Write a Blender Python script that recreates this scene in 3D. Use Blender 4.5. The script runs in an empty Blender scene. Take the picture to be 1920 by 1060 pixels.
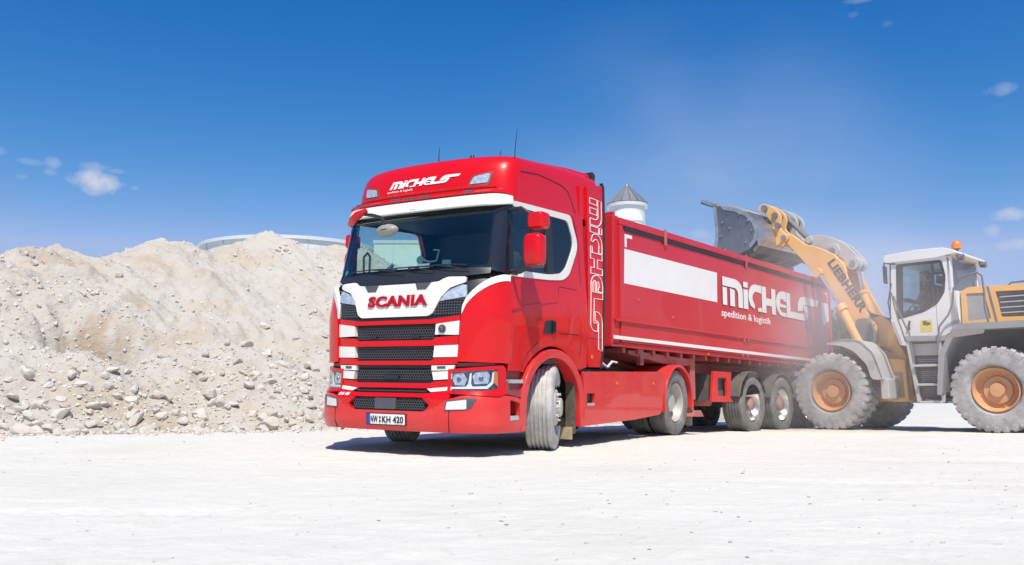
import bpy, bmesh, math, random
import numpy as np
from mathutils import Vector, Matrix, Quaternion
random.seed(7)
RS = np.random.RandomState(11)
PI = math.pi
scene = bpy.context.scene
COL = scene.collection

# ------------------------------------------------------------------ camera, sky, sun, exposure
cam_d = bpy.data.cameras.new("camera")
cam_d.sensor_width = 36.0
cam_d.lens = 30.94
cam_d.clip_start = 0.05
cam_d.clip_end = 6000.0
cam = bpy.data.objects.new("camera", cam_d)
cam.location = (0, 0, 0.60)
cam.rotation_euler = (math.radians(90 + 7.74), 0, 0)
COL.objects.link(cam)
scene.camera = cam

SUN_EL = math.radians(57)
SUN_H = Vector((0.10, -0.99)).normalized()
SUN_DIR = Vector((SUN_H.x * math.cos(SUN_EL), SUN_H.y * math.cos(SUN_EL), math.sin(SUN_EL)))
world = bpy.data.worlds.new("World")
scene.world = world
world.use_nodes = True
wn, wl = world.node_tree.nodes, world.node_tree.links
wn.clear()
sky = wn.new("ShaderNodeTexSky")
sky.sky_type = 'NISHITA'
sky.sun_disc = False
sky.sun_elevation = SUN_EL
sky.sun_rotation = math.atan2(SUN_H.x, SUN_H.y)
sky.altitude = 300
sky.air_density = 1.0
sky.dust_density = 0.6
sky.ozone_density = 2.6
hs = wn.new("ShaderNodeHueSaturation")
hs.inputs["Saturation"].default_value = 1.18
gm = wn.new("ShaderNodeGamma")
gm.inputs[1].default_value = 1.32
EXPO = 0.0
bg = wn.new("ShaderNodeBackground")
bg.inputs["Strength"].default_value = 0.085
out = wn.new("ShaderNodeOutputWorld")
wl.new(sky.outputs[0], gm.inputs[0])
wl.new(gm.outputs[0], hs.inputs["Color"])

def wmath(op, a, b=None, c=None, clamp=False):
    n = wn.new("ShaderNodeMath"); n.operation = op; n.use_clamp = clamp
    for i, v in enumerate((a, b, c)):
        if v is None: continue
        if isinstance(v, (int, float)): n.inputs[i].default_value = v
        else: wl.new(v, n.inputs[i])
    return n.outputs[0]
tc = wn.new("ShaderNodeTexCoord")
sp = wn.new("ShaderNodeSeparateXYZ"); wl.new(tc.outputs["Generated"], sp.inputs[0])
az = wmath('ARCTAN2', sp.outputs[0], sp.outputs[1])
el = wmath('ARCSINE', sp.outputs[2])
# clouds: small fair-weather puffs low in the sky, all round the horizon (az, el, half width, half height, strength)
CL = [(-.4670, .2245, .0150, .0070, .7), (-.4360, .2235, .0150, .0075, .8), (-.4520, .2390, .0200, .0060, .4), (-0.4523, 0.2255, 0.0271, 0.0138, 1.00), (-0.4545, 0.2372, 0.0115, 0.0081, 0.50), (-0.4920, 0.2398, 0.0083, 0.0069, 0.50), (-0.5121, 0.2378, 0.0125, 0.0040, 0.40), (-0.4341, 0.2373, 0.0115, 0.0035, 0.40), (-0.4938, 0.2300, 0.0073, 0.0035, 0.30), (-0.5206, 0.2225, 0.0073, 0.0035, 0.25), (-0.5390, 0.2452, 0.0073, 0.0052, 0.40), (0.5208, 0.1845, 0.0156, 0.0075, 0.75), (0.5066, 0.1705, 0.0083, 0.0069, 0.40), (0.5267, 0.1549, 0.0177, 0.0052, 0.45), (0.5223, 0.3073, 0.0136, 0.0069, 0.40), (0.2154, 0.1853, 0.0125, 0.0058, 0.35), (0.3940, 0.4157, 0.0156, 0.0035, 0.25), (0.3866, 0.4021, 0.0073, 0.0035, 0.20), (0.4221, 0.3878, 0.0052, 0.0035, 0.12), (-0.4135, 0.2223, 0.0047, 0.0029, 0.25),
      (0.80, 0.24, 0.05, 0.02, .8), (-0.75, 0.22, 0.06, 0.02, .8), (1.2, 0.3, 0.08, 0.03, .9), (-1.3, 0.28, 0.07, 0.02, .9), (2.2, 0.3, 0.09, 0.03, .9), (-2.3, 0.26, 0.1, 0.03, .9), (3.0, 0.35, 0.08, 0.03, .9)]
nz = wn.new("ShaderNodeTexNoise"); nz.inputs["Scale"].default_value = 46; nz.inputs["Detail"].default_value = 5; nz.inputs["Roughness"].default_value = .6
wl.new(tc.outputs["Generated"], nz.inputs["Vector"])
nzv = wmath('MULTIPLY', wmath('SUBTRACT', nz.outputs[0], 0.5), 3.4)
acc = None
for (ca, ce, hw, hh, st) in CL:
    dx = wmath('DIVIDE', wmath('SUBTRACT', az, ca), hw)
    dy = wmath('DIVIDE', wmath('SUBTRACT', el, ce), hh)
    d2 = wmath('ADD', wmath('MULTIPLY', dx, dx), wmath('MULTIPLY', dy, dy))
    m = wmath('MULTIPLY', wmath('MULTIPLY', wmath('SUBTRACT', wmath('ADD', 1.15, nzv), d2), .6, clamp=True), st)
    acc = m if acc is None else wmath('MAXIMUM', acc, m)
acc = wmath('MULTIPLY', acc, 0.85)
cm = wn.new("ShaderNodeMix"); cm.data_type = 'RGBA'
# deep polarised blue: per-channel tone of the clear sky
ssp = wn.new("ShaderNodeSeparateColor"); wl.new(hs.outputs[0], ssp.inputs[0]); scm = wn.new("ShaderNodeCombineColor")
_q = 0.085 * 1.165
for i, (p_, k_) in enumerate(((1.70, 3.56), (.97, .794), (.65, .760))):
    v_ = wmath('MULTIPLY', wmath('POWER', wmath('MULTIPLY', ssp.outputs[i], _q), p_), k_)
    v_ = wmath('DIVIDE', wmath('MINIMUM', v_, (.36, .50, .80)[i]), 0.085 * 2 ** EXPO); wl.new(v_, scm.inputs[i])
wl.new(acc, cm.inputs[0]); wl.new(scm.outputs[0], cm.inputs[6]); cm.inputs[7].default_value = (7.9, 8.2, 9.3, 1)
wl.new(cm.outputs[2], bg.inputs["Color"])
wl.new(bg.outputs[0], out.inputs["Surface"])

sun_d = bpy.data.lights.new("sun", 'SUN')
sun_d.energy = 5.0
sun_d.angle = math.radians(0.53)
sun_d.color = (1.0, 0.945, 0.825)
sun = bpy.data.objects.new("sun", sun_d)
sun.rotation_euler = (-SUN_DIR).to_track_quat('-Z', 'Y').to_euler()
sun.location = (0, 0, 40)
COL.objects.link(sun)

scene.view_settings.view_transform = 'Standard'
scene.view_settings.look = 'None'
scene.view_settings.exposure = EXPO
scene.view_settings.gamma = 1.0
scene.view_settings.use_curve_mapping = False
scene.cycles.max_bounces = 8
scene.cycles.transparent_max_bounces = 16
scene.cycles.volume_max_steps = 96
scene.cycles.volume_step_rate = 1.0
scene.cycles.volume_bounces = 1

# ------------------------------------------------------------------ materials
MATS = {}
def mat(name, color, rough=.5, metal=0., spec=.5, coat=0., var=0., vscale=3., bump=0., bscale=30., dust=0., dustcol=(.46, .42, .37), dscale=2.2,
        trans=0., emit=None, stretch=None, bdetail=6.):
    if name in MATS: return MATS[name]
    m = bpy.data.materials.new(name); m.use_nodes = True
    nt = m.node_tree; N, L = nt.nodes, nt.links
    b = N["Principled BSDF"]
    b.inputs["Base Color"].default_value = (*color, 1)
    b.inputs["Roughness"].default_value = rough
    b.inputs["Metallic"].default_value = metal
    b.inputs["Specular IOR Level"].default_value = spec
    b.inputs["Coat Weight"].default_value = coat
    b.inputs["Coat Roughness"].default_value = .04
    b.inputs["Transmission Weight"].default_value = trans
    t = N.new("ShaderNodeTexCoord")
    vec = t.outputs["Object"]
    if stretch:
        mp = N.new("ShaderNodeMapping"); mp.inputs["Scale"].default_value = stretch
        L.new(vec, mp.inputs[0]); vec = mp.outputs[0]
    colout = None
    if var > 0:
        n = N.new("ShaderNodeTexNoise"); n.inputs["Scale"].default_value = vscale; n.inputs["Detail"].default_value = 5
        L.new(vec, n.inputs["Vector"])
        r = N.new("ShaderNodeValToRGB")
        r.color_ramp.elements[0].position = .3; r.color_ramp.elements[1].position = .7
        r.color_ramp.elements[0].color = (*[c * (1 - var) for c in color], 1)
        r.color_ramp.elements[1].color = (*[min(1, c * (1 + var * .6)) for c in color], 1)
        L.new(n.outputs[0], r.inputs[0]); colout = r.outputs[0]
    if dust > 0:
        n = N.new("ShaderNodeTexNoise"); n.inputs["Scale"].default_value = dscale; n.inputs["Detail"].default_value = 7; n.inputs["Roughness"].default_value = .65
        L.new(vec, n.inputs["Vector"])
        r = N.new("ShaderNodeMapRange"); r.inputs[1].default_value = .32; r.inputs[2].default_value = .72
        r.inputs[3].default_value = dust * .45; r.inputs[4].default_value = min(1, dust * 1.4)
        L.new(n.outputs[0], r.inputs[0])
        mx = N.new("ShaderNodeMix"); mx.data_type = 'RGBA'
        L.new(r.outputs[0], mx.inputs[0])
        if colout: L.new(colout, mx.inputs[6])
        else: mx.inputs[6].default_value = (*color, 1)
        mx.inputs[7].default_value = (*dustcol, 1)
        colout = mx.outputs[2]
        rr = N.new("ShaderNodeMapRange"); rr.inputs[3].default_value = rough; rr.inputs[4].default_value = .85
        L.new(r.outputs[0], rr.inputs[0]); L.new(rr.outputs[0], b.inputs["Roughness"])
    if colout: L.new(colout, b.inputs["Base Color"])
    if bump > 0:
        n = N.new("ShaderNodeTexNoise"); n.inputs["Scale"].default_value = bscale; n.inputs["Detail"].default_value = bdetail
        L.new(vec, n.inputs["Vector"])
        bp_ = N.new("ShaderNodeBump"); bp_.inputs["Strength"].default_value = bump; bp_.inputs["Distance"].default_value = .02
        L.new(n.outputs[0], bp_.inputs["Height"]); L.new(bp_.outputs[0], b.inputs["Normal"])
    if emit:
        b.inputs["Emission Color"].default_value = (*emit[0], 1); b.inputs["Emission Strength"].default_value = emit[1]
    MATS[name] = m
    return m

def glass_mat(name, tint, refl=.9, rough=.02):
    m = bpy.data.materials.new(name); m.use_nodes = True
    nt = m.node_tree; N, L = nt.nodes, nt.links; N.clear()
    o = N.new("ShaderNodeOutputMaterial"); mx = N.new("ShaderNodeMixShader")
    tr = N.new("ShaderNodeBsdfTransparent"); tr.inputs[0].default_value = (*tint, 1)
    gl = N.new("ShaderNodeBsdfGlossy"); gl.inputs["Roughness"].default_value = rough; gl.inputs[0].default_value = (refl, refl, refl, 1)
    fr = N.new("ShaderNodeFresnel"); ge = N.new("ShaderNodeNewGeometry"); io = N.new("ShaderNodeMapRange"); io.inputs[3].default_value = 1.5; io.inputs[4].default_value = 1 / 1.5
    L.new(ge.outputs['Backfacing'], io.inputs[0]); L.new(io.outputs[0], fr.inputs[0])
    L.new(fr.outputs[0], mx.inputs[0]); L.new(tr.outputs[0], mx.inputs[1]); L.new(gl.outputs[0], mx.inputs[2]); L.new(mx.outputs[0], o.inputs[0])
    MATS[name] = m
    return m

RED = mat('red_paint', (.63, .004, .006), rough=.3, spec=.2, coat=.55, bump=.35, bscale=1.7, bdetail=1.)
REDL = mat('red_paint_lower', (.66, .007, .009), rough=.3, spec=.25, coat=.4, dust=.075, dscale=2.2, bump=.35, bscale=2.3, bdetail=1., dustcol=(.6, .5, .45))
REDT = mat('red_trailer_paint', (.55, .005, .016), rough=.3, spec=.3, coat=.35, dust=.06, bump=.3, bscale=1.4, bdetail=1.5, dscale=.9, stretch=(1, 1, .35), dustcol=(.5, .4, .38))
REDC = mat('red_chassis_paint', (.42, .02, .025), rough=.45, dust=.28)
REDD = mat('dark_red_plastic', (.22, .012, .015), rough=.5, dust=.1)
WHITE = mat('white_paint', (.80, .78, .72), rough=.3, coat=.4, var=.04, dust=.05)
WHITEV = mat('white_vinyl', (.80, .78, .76), rough=.35, var=.03, dust=.08)
LETTER = mat('white_lettering', (.86, .86, .84), rough=.4)
BLACKP = mat('black_plastic', (.018, .020, .026), rough=.42)
BLACKG = mat('black_gloss', (.012, .014, .02), rough=.12, coat=.6)
GREYP = mat('grey_plastic', (.06, .065, .078), rough=.5, dust=.05)
LGREY = mat('light_grey_plastic', (.40, .41, .42), rough=.45, dust=.1)
MESHM = mat('grille_mesh', (.012, .013, .016), rough=.5)
RUBB = mat('tyre_rubber', (.05, .05, .053), rough=.8, dust=1., dustcol=(.60, .59, .57), bump=.25, bscale=60, dscale=5)
RUBB2 = mat('road_tyre_rubber', (.04, .04, .043), rough=.8, dust=.45, dustcol=(.40, .38, .35), bump=.25, bscale=60, dscale=5)
RUBD = mat('dusty_tyre_rubber', (.08, .08, .085), rough=.85, dust=.75, dustcol=(.54, .53, .52), bump=.35, bscale=40, dscale=4)
ALU = mat('aluminium', (.78, .78, .76), rough=.26, metal=1., dust=.12, dscale=6)
CHROME = mat('chrome', (.85, .86, .88), rough=.1, metal=1.)
STEELP = mat('painted_rim', (.52, .50, .46), rough=.4, metal=.3, dust=.3, dscale=8)
BOLT = mat('bolt_steel', (.5, .5, .5), rough=.35, metal=.9)
CHAS = mat('chassis_black', (.03, .03, .032), rough=.6, dust=.25)
MUD = mat('muddy_liner', (.03, .028, .026), rough=.9, dust=.28, dustcol=(.36, .29, .2), dscale=9, bump=.6, bscale=50)
FLAP = mat('tan_mudflap', (.42, .33, .21), rough=.9, var=.25, vscale=20, bump=.3, bscale=60)
GLASS = glass_mat('windscreen_glass', (.80, .90, .90))
GLASSD = glass_mat('tinted_glass', (.90, .96, .94))
CLEAR = glass_mat('clear_lens', (.93, .95, .97), refl=1.)
GLASSL = glass_mat('loader_glass', (.80, .88, .88))
DARKG = mat('dark_quarter_glass', (.004, .006, .009), rough=.05, spec=.6)
LENS = mat('headlamp_lens', (.80, .83, .86), rough=.2, metal=.55, var=.3, vscale=22)
LAMPD = mat('headlamp_bowl', (.22, .24, .27), rough=.25, metal=.7, var=.4, vscale=18)
LAMPW = mat('headlamp_reflector', (.88, .90, .92), rough=.12, metal=.55)
AMBER = mat('amber_lens', (.75, .20, .01), rough=.2, coat=.5)
PLATEW = mat('plate_white', (.82, .82, .80), rough=.5)
PLATEB = mat('plate_blue', (.01, .05, .42), rough=.4)
INTD = mat('cab_interior', (.04, .065, .085), rough=.7)
INTG = mat('dashboard_grey', (.17, .25, .27), rough=.6)
SEATM = mat('seat_fabric', (.05, .06, .07), rough=.9)
YEL = mat('loader_yellow', (.88, .46, .12), rough=.4, var=.08, dust=.18, dustcol=(.62, .50, .38), dscale=1.6)
YELR = mat('loader_rim_yellow', (.62, .30, .12), rough=.55, dust=.35, dustcol=(.55, .40, .30), dscale=4)
LW = mat('loader_white', (.78, .78, .77), rough=.35, dust=.12)
LG = mat('loader_grey', (.23, .24, .255), rough=.55, dust=.38, dustcol=(.44, .43, .41))
LGL = mat('loader_light_grey', (.46, .46, .46), rough=.55, dust=.3, dustcol=(.55, .53, .5))
LGD = mat('loader_dark_grey', (.09, .09, .10), rough=.6, dust=.3, dustcol=(.4, .39, .37))
BKS = mat('bucket_steel', (.11, .135, .19), rough=.45, metal=.35, var=.25, vscale=6, dust=.05, bump=.15, bscale=25)
BKW = mat('worn_bright_steel', (.55, .56, .57), rough=.32, metal=.85, var=.25, vscale=9, dust=.15)
BKD = mat('bucket_dirt', (.50, .42, .32), rough=.9, var=.2, vscale=12, bump=.5, bscale=30)
HOSE = mat('hydraulic_hose', (.03, .03, .032), rough=.5, dust=.3)
SKIN = mat('skin', (.50, .29, .20), rough=.55)
HAIR = mat('hair', (.04, .025, .018), rough=.7)
CLR = mat('red_work_shirt', (.32, .03, .04), rough=.85)
CLB = mat('navy_work_shirt', (.05, .06, .13), rough=.85)
CLO = mat('orange_work_vest', (.55, .16, .05), rough=.85)
TROUS = mat('dark_trousers', (.03, .035, .05), rough=.9)
STICK = mat('yellow_sticker', (.72, .60, .10), rough=.5)
STICKD = mat('sticker_print', (.12, .10, .08), rough=.5)
PAPER = mat('paper_card', (.8, .8, .78), rough=.6)
TEAL = mat('teal_badge', (.02, .30, .22), rough=.5)
GREYV = mat('dark_lettering', (.055, .045, .045), rough=.5, dust=.1)

# ------------------------------------------------------------------ object helpers
def tag(o, label=None, cat=None, group=None, kind=None):
    if label: o['label'] = label
    if cat: o['category'] = cat
    if group: o['group'] = group
    if kind: o['kind'] = kind
    return o
def empty(name, loc=(0, 0, 0), label=None, cat=None, group=None):
    o = bpy.data.objects.new(name, None); COL.objects.link(o); o.location = loc; o.empty_display_size = .3
    return tag(o, label, cat, group)
def link(name, me, m=None, parent=None, loc=None):
    o = bpy.data.objects.new(name, me); COL.objects.link(o)
    if m is not None and len(me.materials) == 0: me.materials.append(m)
    if parent is not None: o.parent = parent
    if loc is not None: o.location = loc
    return o

class MB:
    """collects geometry for ONE mesh object"""
    def __init__(s): s.v = []; s.f = []
    def add(s, v, f):
        k = len(s.v); s.v.extend([tuple(p) for p in v]); s.f.extend([tuple(i + k for i in q) for q in f]); return s
    def box(s, c, d, R=None):
        x, y, z = d[0] / 2, d[1] / 2, d[2] / 2
        P = [Vector(p) for p in ((-x, -y, -z), (x, -y, -z), (x, y, -z), (-x, y, -z), (-x, -y, z), (x, -y, z), (x, y, z), (-x, y, z))]
        if R is not None: P = [R @ p for p in P]
        c = Vector(c)
        return s.add([p + c for p in P], [(0, 3, 2, 1), (4, 5, 6, 7), (0, 1, 5, 4), (1, 2, 6, 5), (2, 3, 7, 6), (3, 0, 4, 7)])
    def bb(s, x0, x1, y0, y1, z0, z1):
        return s.box(((x0 + x1) / 2, (y0 + y1) / 2, (z0 + z1) / 2), (abs(x1 - x0), abs(y1 - y0), abs(z1 - z0)))
    def cyl(s, a, b, r0, r1=None, n=16, caps=True):
        a, b = Vector(a), Vector(b); r1 = r0 if r1 is None else r1
        d = (b - a).normalized(); u = d.orthogonal().normalized(); w = d.cross(u)
        V = []
        for (p, r) in ((a, r0), (b, r1)):
            for i in range(n):
                t = 2 * PI * i / n; V.append(p + u * (r * math.cos(t)) + w * (r * math.sin(t)))
        F = [(i, (i + 1) % n, n + (i + 1) % n, n + i) for i in range(n)]
        if caps: F += [tuple(range(n - 1, -1, -1)), tuple(range(n, 2 * n))]
        return s.add(V, F)
    def tube(s, pts, r, n=8, closed=False):
        P = [Vector(p) for p in pts]; m = len(P); V = []; u = None
        for i, p in enumerate(P):
            if closed: d = (P[(i + 1) % m] - P[i - 1]).normalized()
            else: d = ((P[i + 1] - p).normalized() if i < m - 1 else Vector((0, 0, 0))) + ((p - P[i - 1]).normalized() if i else Vector((0, 0, 0)))
            d.normalize()
            if u is None: u = d.orthogonal().normalized()
            u = (u - d * u.dot(d)).normalized(); w = d.cross(u)
            rr = r[i] if isinstance(r, (list, tuple)) else r
            for k in range(n):
                t = 2 * PI * k / n; V.append(p + u * (rr * math.cos(t)) + w * (rr * math.sin(t)))
        F = []
        for i in range(m if closed else m - 1):
            a, b = i * n, ((i + 1) % m) * n
            F += [(a + k, a + (k + 1) % n, b + (k + 1) % n, b + k) for k in range(n)]
        if not closed: F += [tuple(range(n - 1, -1, -1)), tuple(range((m - 1) * n, m * n))]
        return s.add(V, F)
    def lathe(s, prof, n=48, axis='x', c=(0, 0, 0)):
        """prof: list of (axial, radius); axis x"""
        V = []; c = Vector(c)
        for (a, r) in prof:
            for i in range(n):
                t = 2 * PI * i / n
                p = Vector((a, r * math.cos(t), r * math.sin(t)))
                if axis == 'z': p = Vector((r * math.cos(t), r * math.sin(t), a))
                if axis == 'y': p = Vector((r * math.cos(t), a, r * math.sin(t)))
                V.append(p + c)
        F = []
        for j in range(len(prof) - 1):
            for i in range(n):
                a, b = j * n + i, j * n + (i + 1) % n
                F.append((a, b, b + n, a + n))
        return s.add(V, F)
    def prism(s, poly, x0, x1, mp=None):
        """poly in (y,z) extruded along x from x0 to x1; mp(x,y,z) optional warp"""
        n = len(poly); V = [Vector((x0, p[0], p[1])) for p in poly] + [Vector((x1, p[0], p[1])) for p in poly]
        if mp: V = [mp(v) for v in V]
        F = [(i, (i + 1) % n, n + (i + 1) % n, n + i) for i in range(n)] + [tuple(range(n - 1, -1, -1)), tuple(range(n, 2 * n))]
        return s.add(V, F)
    def grid(s, rows, closeu=False):
        m = len(rows); n = len(rows[0]); V = [p for r in rows for p in r]; F = []
        for j in range(m - 1):
            for i in range(n if closeu else n - 1):
                a, b = j * n + i, j * n + (i + 1) % n
                F.append((a, b, b + n, a + n))
        return s.add(V, F)
    def build(s, name, m, parent=None, smooth=35, bevel=0., seg=2, loc=None, label=None, recalc=True, kind=None):
        me = bpy.data.meshes.new(name); me.from_pydata([tuple(v) for v in s.v], [], s.f); me.update()
        if recalc:
            b = bmesh.new(); b.from_mesh(me); bmesh.ops.recalc_face_normals(b, faces=b.faces); b.to_mesh(me); b.free()
        if smooth:
            me.polygons.foreach_set('use_smooth', [True] * len(me.polygons)); me.set_sharp_from_angle(angle=math.radians(smooth))
        o = link(name, me, m, parent, loc)
        if bevel > 0:
            md = o.modifiers.new('bevel', 'BEVEL'); md.width = bevel; md.segments = seg; md.limit_method = 'ANGLE'; md.angle_limit = math.radians(35); md.harden_normals = False
        if label: o['label'] = label
        if kind: o['kind'] = kind
        return o

def fill_poly(outer, holes=(), ucuts=(), vcuts=()):
    """2D polygon with holes -> (verts2d, faces, boundary edges)"""
    b = bmesh.new()
    def loop(pts):
        pts = [p for i, p in enumerate(pts) if (Vector(p[:2]) - Vector(pts[i - 1][:2])).length > 1e-5]
        vs = [b.verts.new((p[0], p[1], 0)) for p in pts]
        return [b.edges.new((vs[i], vs[(i + 1) % len(vs)])) for i in range(len(vs))]
    E = loop(outer)
    for h in holes: E += loop(h)
    bmesh.ops.triangle_fill(b, use_beauty=True, use_dissolve=False, edges=E, normal=(0, 0, 1))
    for u in ucuts: bmesh.ops.bisect_plane(b, geom=b.verts[:] + b.edges[:] + b.faces[:], dist=1e-5, plane_co=(u, 0, 0), plane_no=(1, 0, 0))
    for v in vcuts: bmesh.ops.bisect_plane(b, geom=b.verts[:] + b.edges[:] + b.faces[:], dist=1e-5, plane_co=(0, v, 0), plane_no=(0, 1, 0))
    b.verts.index_update(); b.faces.ensure_lookup_table()
    V = [(v.co.x, v.co.y) for v in b.verts]; F = [[v.index for v in f.verts] for f in b.faces]
    B = [(e.verts[0].index, e.verts[1].index) for e in b.edges if len(e.link_faces) == 1]
    b.free()
    return V, F, B
def slab(mb, mapf, outer, holes=(), off=0., thick=.02, us=.06, vs=None):
    """curved slab: polygon in (u,v) laid on surface mapf(u,v,off)"""
    u0, u1 = min(p[0] for p in outer), max(p[0] for p in outer); v0, v1 = min(p[1] for p in outer), max(p[1] for p in outer)
    uc = [u0 + us * k for k in range(1, int((u1 - u0) / us) + 1)] if us else []
    vc = [v0 + vs * k for k in range(1, int((v1 - v0) / vs) + 1)] if vs else []
    V, F, B = fill_poly(outer, holes, uc, vc)
    n = len(V)
    P = [mapf(u, v, off) for u, v in V] + [mapf(u, v, off - thick) for u, v in V]
    G = [tuple(f) for f in F] + [tuple(i + n for i in reversed(f)) for f in F] + [(a, c, c + n, a + n) for a, c in B]
    return mb.add(P, G)
def rrect(u0, u1, v0, v1, r=.02, n=4):
    P = []
    for (cx, cy, a0) in ((u1 - r, v1 - r, 0), (u0 + r, v1 - r, 90), (u0 + r, v0 + r, 180), (u1 - r, v0 + r, 270)):
        for k in range(n + 1):
            a = math.radians(a0 + 90 * k / n); P.append((cx + r * math.cos(a), cy + r * math.sin(a)))
    return P
def rounded(poly, r=.03, n=4):
    """round corners of a polygon (list of (u,v) or (u,v,r))"""
    P = []; m = len(poly)
    for i in range(m):
        p = Vector(poly[i][:2]); rr = poly[i][2] if len(poly[i]) > 2 else r
        a = (Vector(poly[i - 1][:2]) - p); b = (Vector(poly[(i + 1) % m][:2]) - p)
        d = min(rr, a.length * .45, b.length * .45)
        if d < 1e-4: P.append((p.x, p.y)); continue
        A = p + a.normalized() * d; Bp = p + b.normalized() * d
        for k in range(n + 1):
            t = k / n; q = A * (1 - t) ** 2 + p * (2 * t * (1 - t)) + Bp * t * t; P.append((q.x, q.y))
    return P
def offs(poly, d):
    """simple outward offset of a CCW/CW polygon by d (positive grows)"""
    m = len(poly); A = sum(poly[i][0] * poly[(i + 1) % m][1] - poly[(i + 1) % m][0] * poly[i][1] for i in range(m)); sg = 1 if A > 0 else -1
    R = []
    for i in range(m):
        p = Vector(poly[i]); a = (p - Vector(poly[i - 1])).normalized(); b = (Vector(poly[(i + 1) % m]) - p).normalized()
        na = Vector((a.y, -a.x)) * sg; nb = Vector((b.y, -b.x)) * sg; nn = (na + nb)
        if nn.length < 1e-6: nn = na
        nn.normalize(); k = d / max(.35, nn.dot(na)); q = p + nn * k; R.append((q.x, q.y))
    return R
def text_polys(txt, size=1., bold=0., extr=0.):
    """default font -> mesh data in XY, width normalised afterwards by caller"""
    cu = bpy.data.curves.new('lettering', 'FONT'); cu.body = txt; cu.size = size; cu.offset = bold; cu.extrude = extr; cu.resolution_u = 3; cu.space_character = 1 + bold * 1.8
    o = bpy.data.objects.new('lettering', cu); COL.objects.link(o)
    bpy.context.view_layer.update()
    me = bpy.data.meshes.new_from_object(o.evaluated_get(bpy.context.evaluated_depsgraph_get()))
    bpy.data.objects.remove(o); bpy.data.curves.remove(cu)
    me.materials.clear()
    return me
def text_obj(name, txt, m, parent, mapf, u0, u1, v0, v1, bold=0., thick=.004, off=.004, slant=0., descend=False):
    me = text_polys(txt, 1., bold, .5)
    xs = [v.co.x for v in me.vertices]; ys = [v.co.y for v in me.vertices]
    x0, x1, y0, y1 = min(xs), max(xs), min(ys), max(ys)
    for v in me.vertices:
        a = (v.co.x - x0) / (x1 - x0); b = (v.co.y - y0) / (y1 - y0)
        u = u0 + (u1 - u0) * a + slant * b; w = v0 + (v1 - v0) * b
        v.co = mapf(u, w, off + (thick if v.co.z > 0 else 0) - (thick if v.co.z < 0 else 0))
    me.update()
    return link(name, me, m, parent)

# logotype, unit height, 10 wide: list of (polygon)
def arc(cx, cy, rx, ry, a0, a1, n=7):
    return [(cx + rx * math.cos(math.radians(a0 + (a1 - a0) * k / n)), cy + ry * math.sin(math.radians(a0 + (a1 - a0) * k / n))) for k in range(n + 1)]
LOGO = [
    [(0, .68), (0, 1), (1.1, 1)] + arc(1.1, .55, .68, .45, 90, 0) + [(1.78, 0), (1.36, 0), (1.36, .45)] + arc(1.06, .45, .3, .23, 0, 90),
    [(0, 0), (0, .63), (.36, .63), (.36, 0)],
    [(.64, 0), (.64, .63), (1.04, .60), (1.04, 0)],
    [(1.86, .80), (1.86, 1), (2.26, 1), (2.26, .80)],
    [(1.86, 0), (1.86, .72), (2.26, .72), (2.26, 0)],
    [(3.56, 1), (3.1, 1)] + arc(3.0, .5, .68, .5, 95, 222) + [(2.86, .06), (2.9, .2)] + arc(3.1, .48, .42, .25, 215, 92) + [(3.56, .70)],
    [(3.2, 0), (3.2, .13), (3.56, .16), (3.56, 0)],
    [(3.62, 0), (3.62, 1), (4.02, 1), (4.02, .58), (4.6, .58), (4.6, 1), (5.0, 1), (5.0, 0), (4.6, 0), (4.6, .3), (4.02, .3), (4.02, 0)],
    [(6.14, 1), (5.7, 1)] + arc(5.72, .5, .66, .5, 92, 268) + [(6.14, 0), (6.14, .16), (5.8, .16)] + arc(5.76, .36, .34, .2, 262, 180, 4) + [(6.14, .36), (6.14, .46), (5.5, .5), (5.5, .66), (5.86, .70), (5.86, .62), (6.14, .60)],
    [(6.2, 1), (6.6, 1), (6.6, .27), (8.0, .27)] + arc(8.05, .36, .16, .09, -90, 30, 4) + [(8.14, .62), (8.72, .62)] + arc(8.2, .4, .52, .40, 0, -80, 6) + [(6.2, 0)],
    [(7.46, .34), (8.06, .42)] + arc(8.25, .5, .2, .17, 190, 95, 4) + [(9.85, .68), (10, 1), (8.3, 1)] + arc(8.2, .5, .74, .5, 95, 180, 6),
]
def logo(name, m, parent, mapf, u0, u1, v0, v1, slant=0., thick=.004, off=.004):
  for grp in ((0, 1, 2), (3, 4), (5, 6), (7,), (8,), (9, 10)):
    mb = MB()
    for i in grp:
        P = LOGO[i]
        Q = [(u0 + (u1 - u0) * (p[0] / 10) + slant * p[1], v0 + (v1 - v0) * p[1]) for p in P]
        if (u1 - u0) < 0: Q = Q[::-1]
        slab(mb, mapf, Q, off=off + thick + i * .0002, thick=thick + i * .0002, us=None)
    mb.build(name, m, parent, smooth=0)
def logo_outline(name, m, parent, fn, r):
    mb = MB()
    for P in LOGO:
        mb.tube([fn(p[0] / 10, p[1]) for p in P], r, n=5, closed=True)
    return mb.build(name, m, parent, smooth=0)

def copy_tree(o, parent=None):
    c = o.copy(); COL.objects.link(c)
    if parent is not None: c.parent = parent
    for ch in list(o.children): copy_tree(ch, c)
    return c

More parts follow.
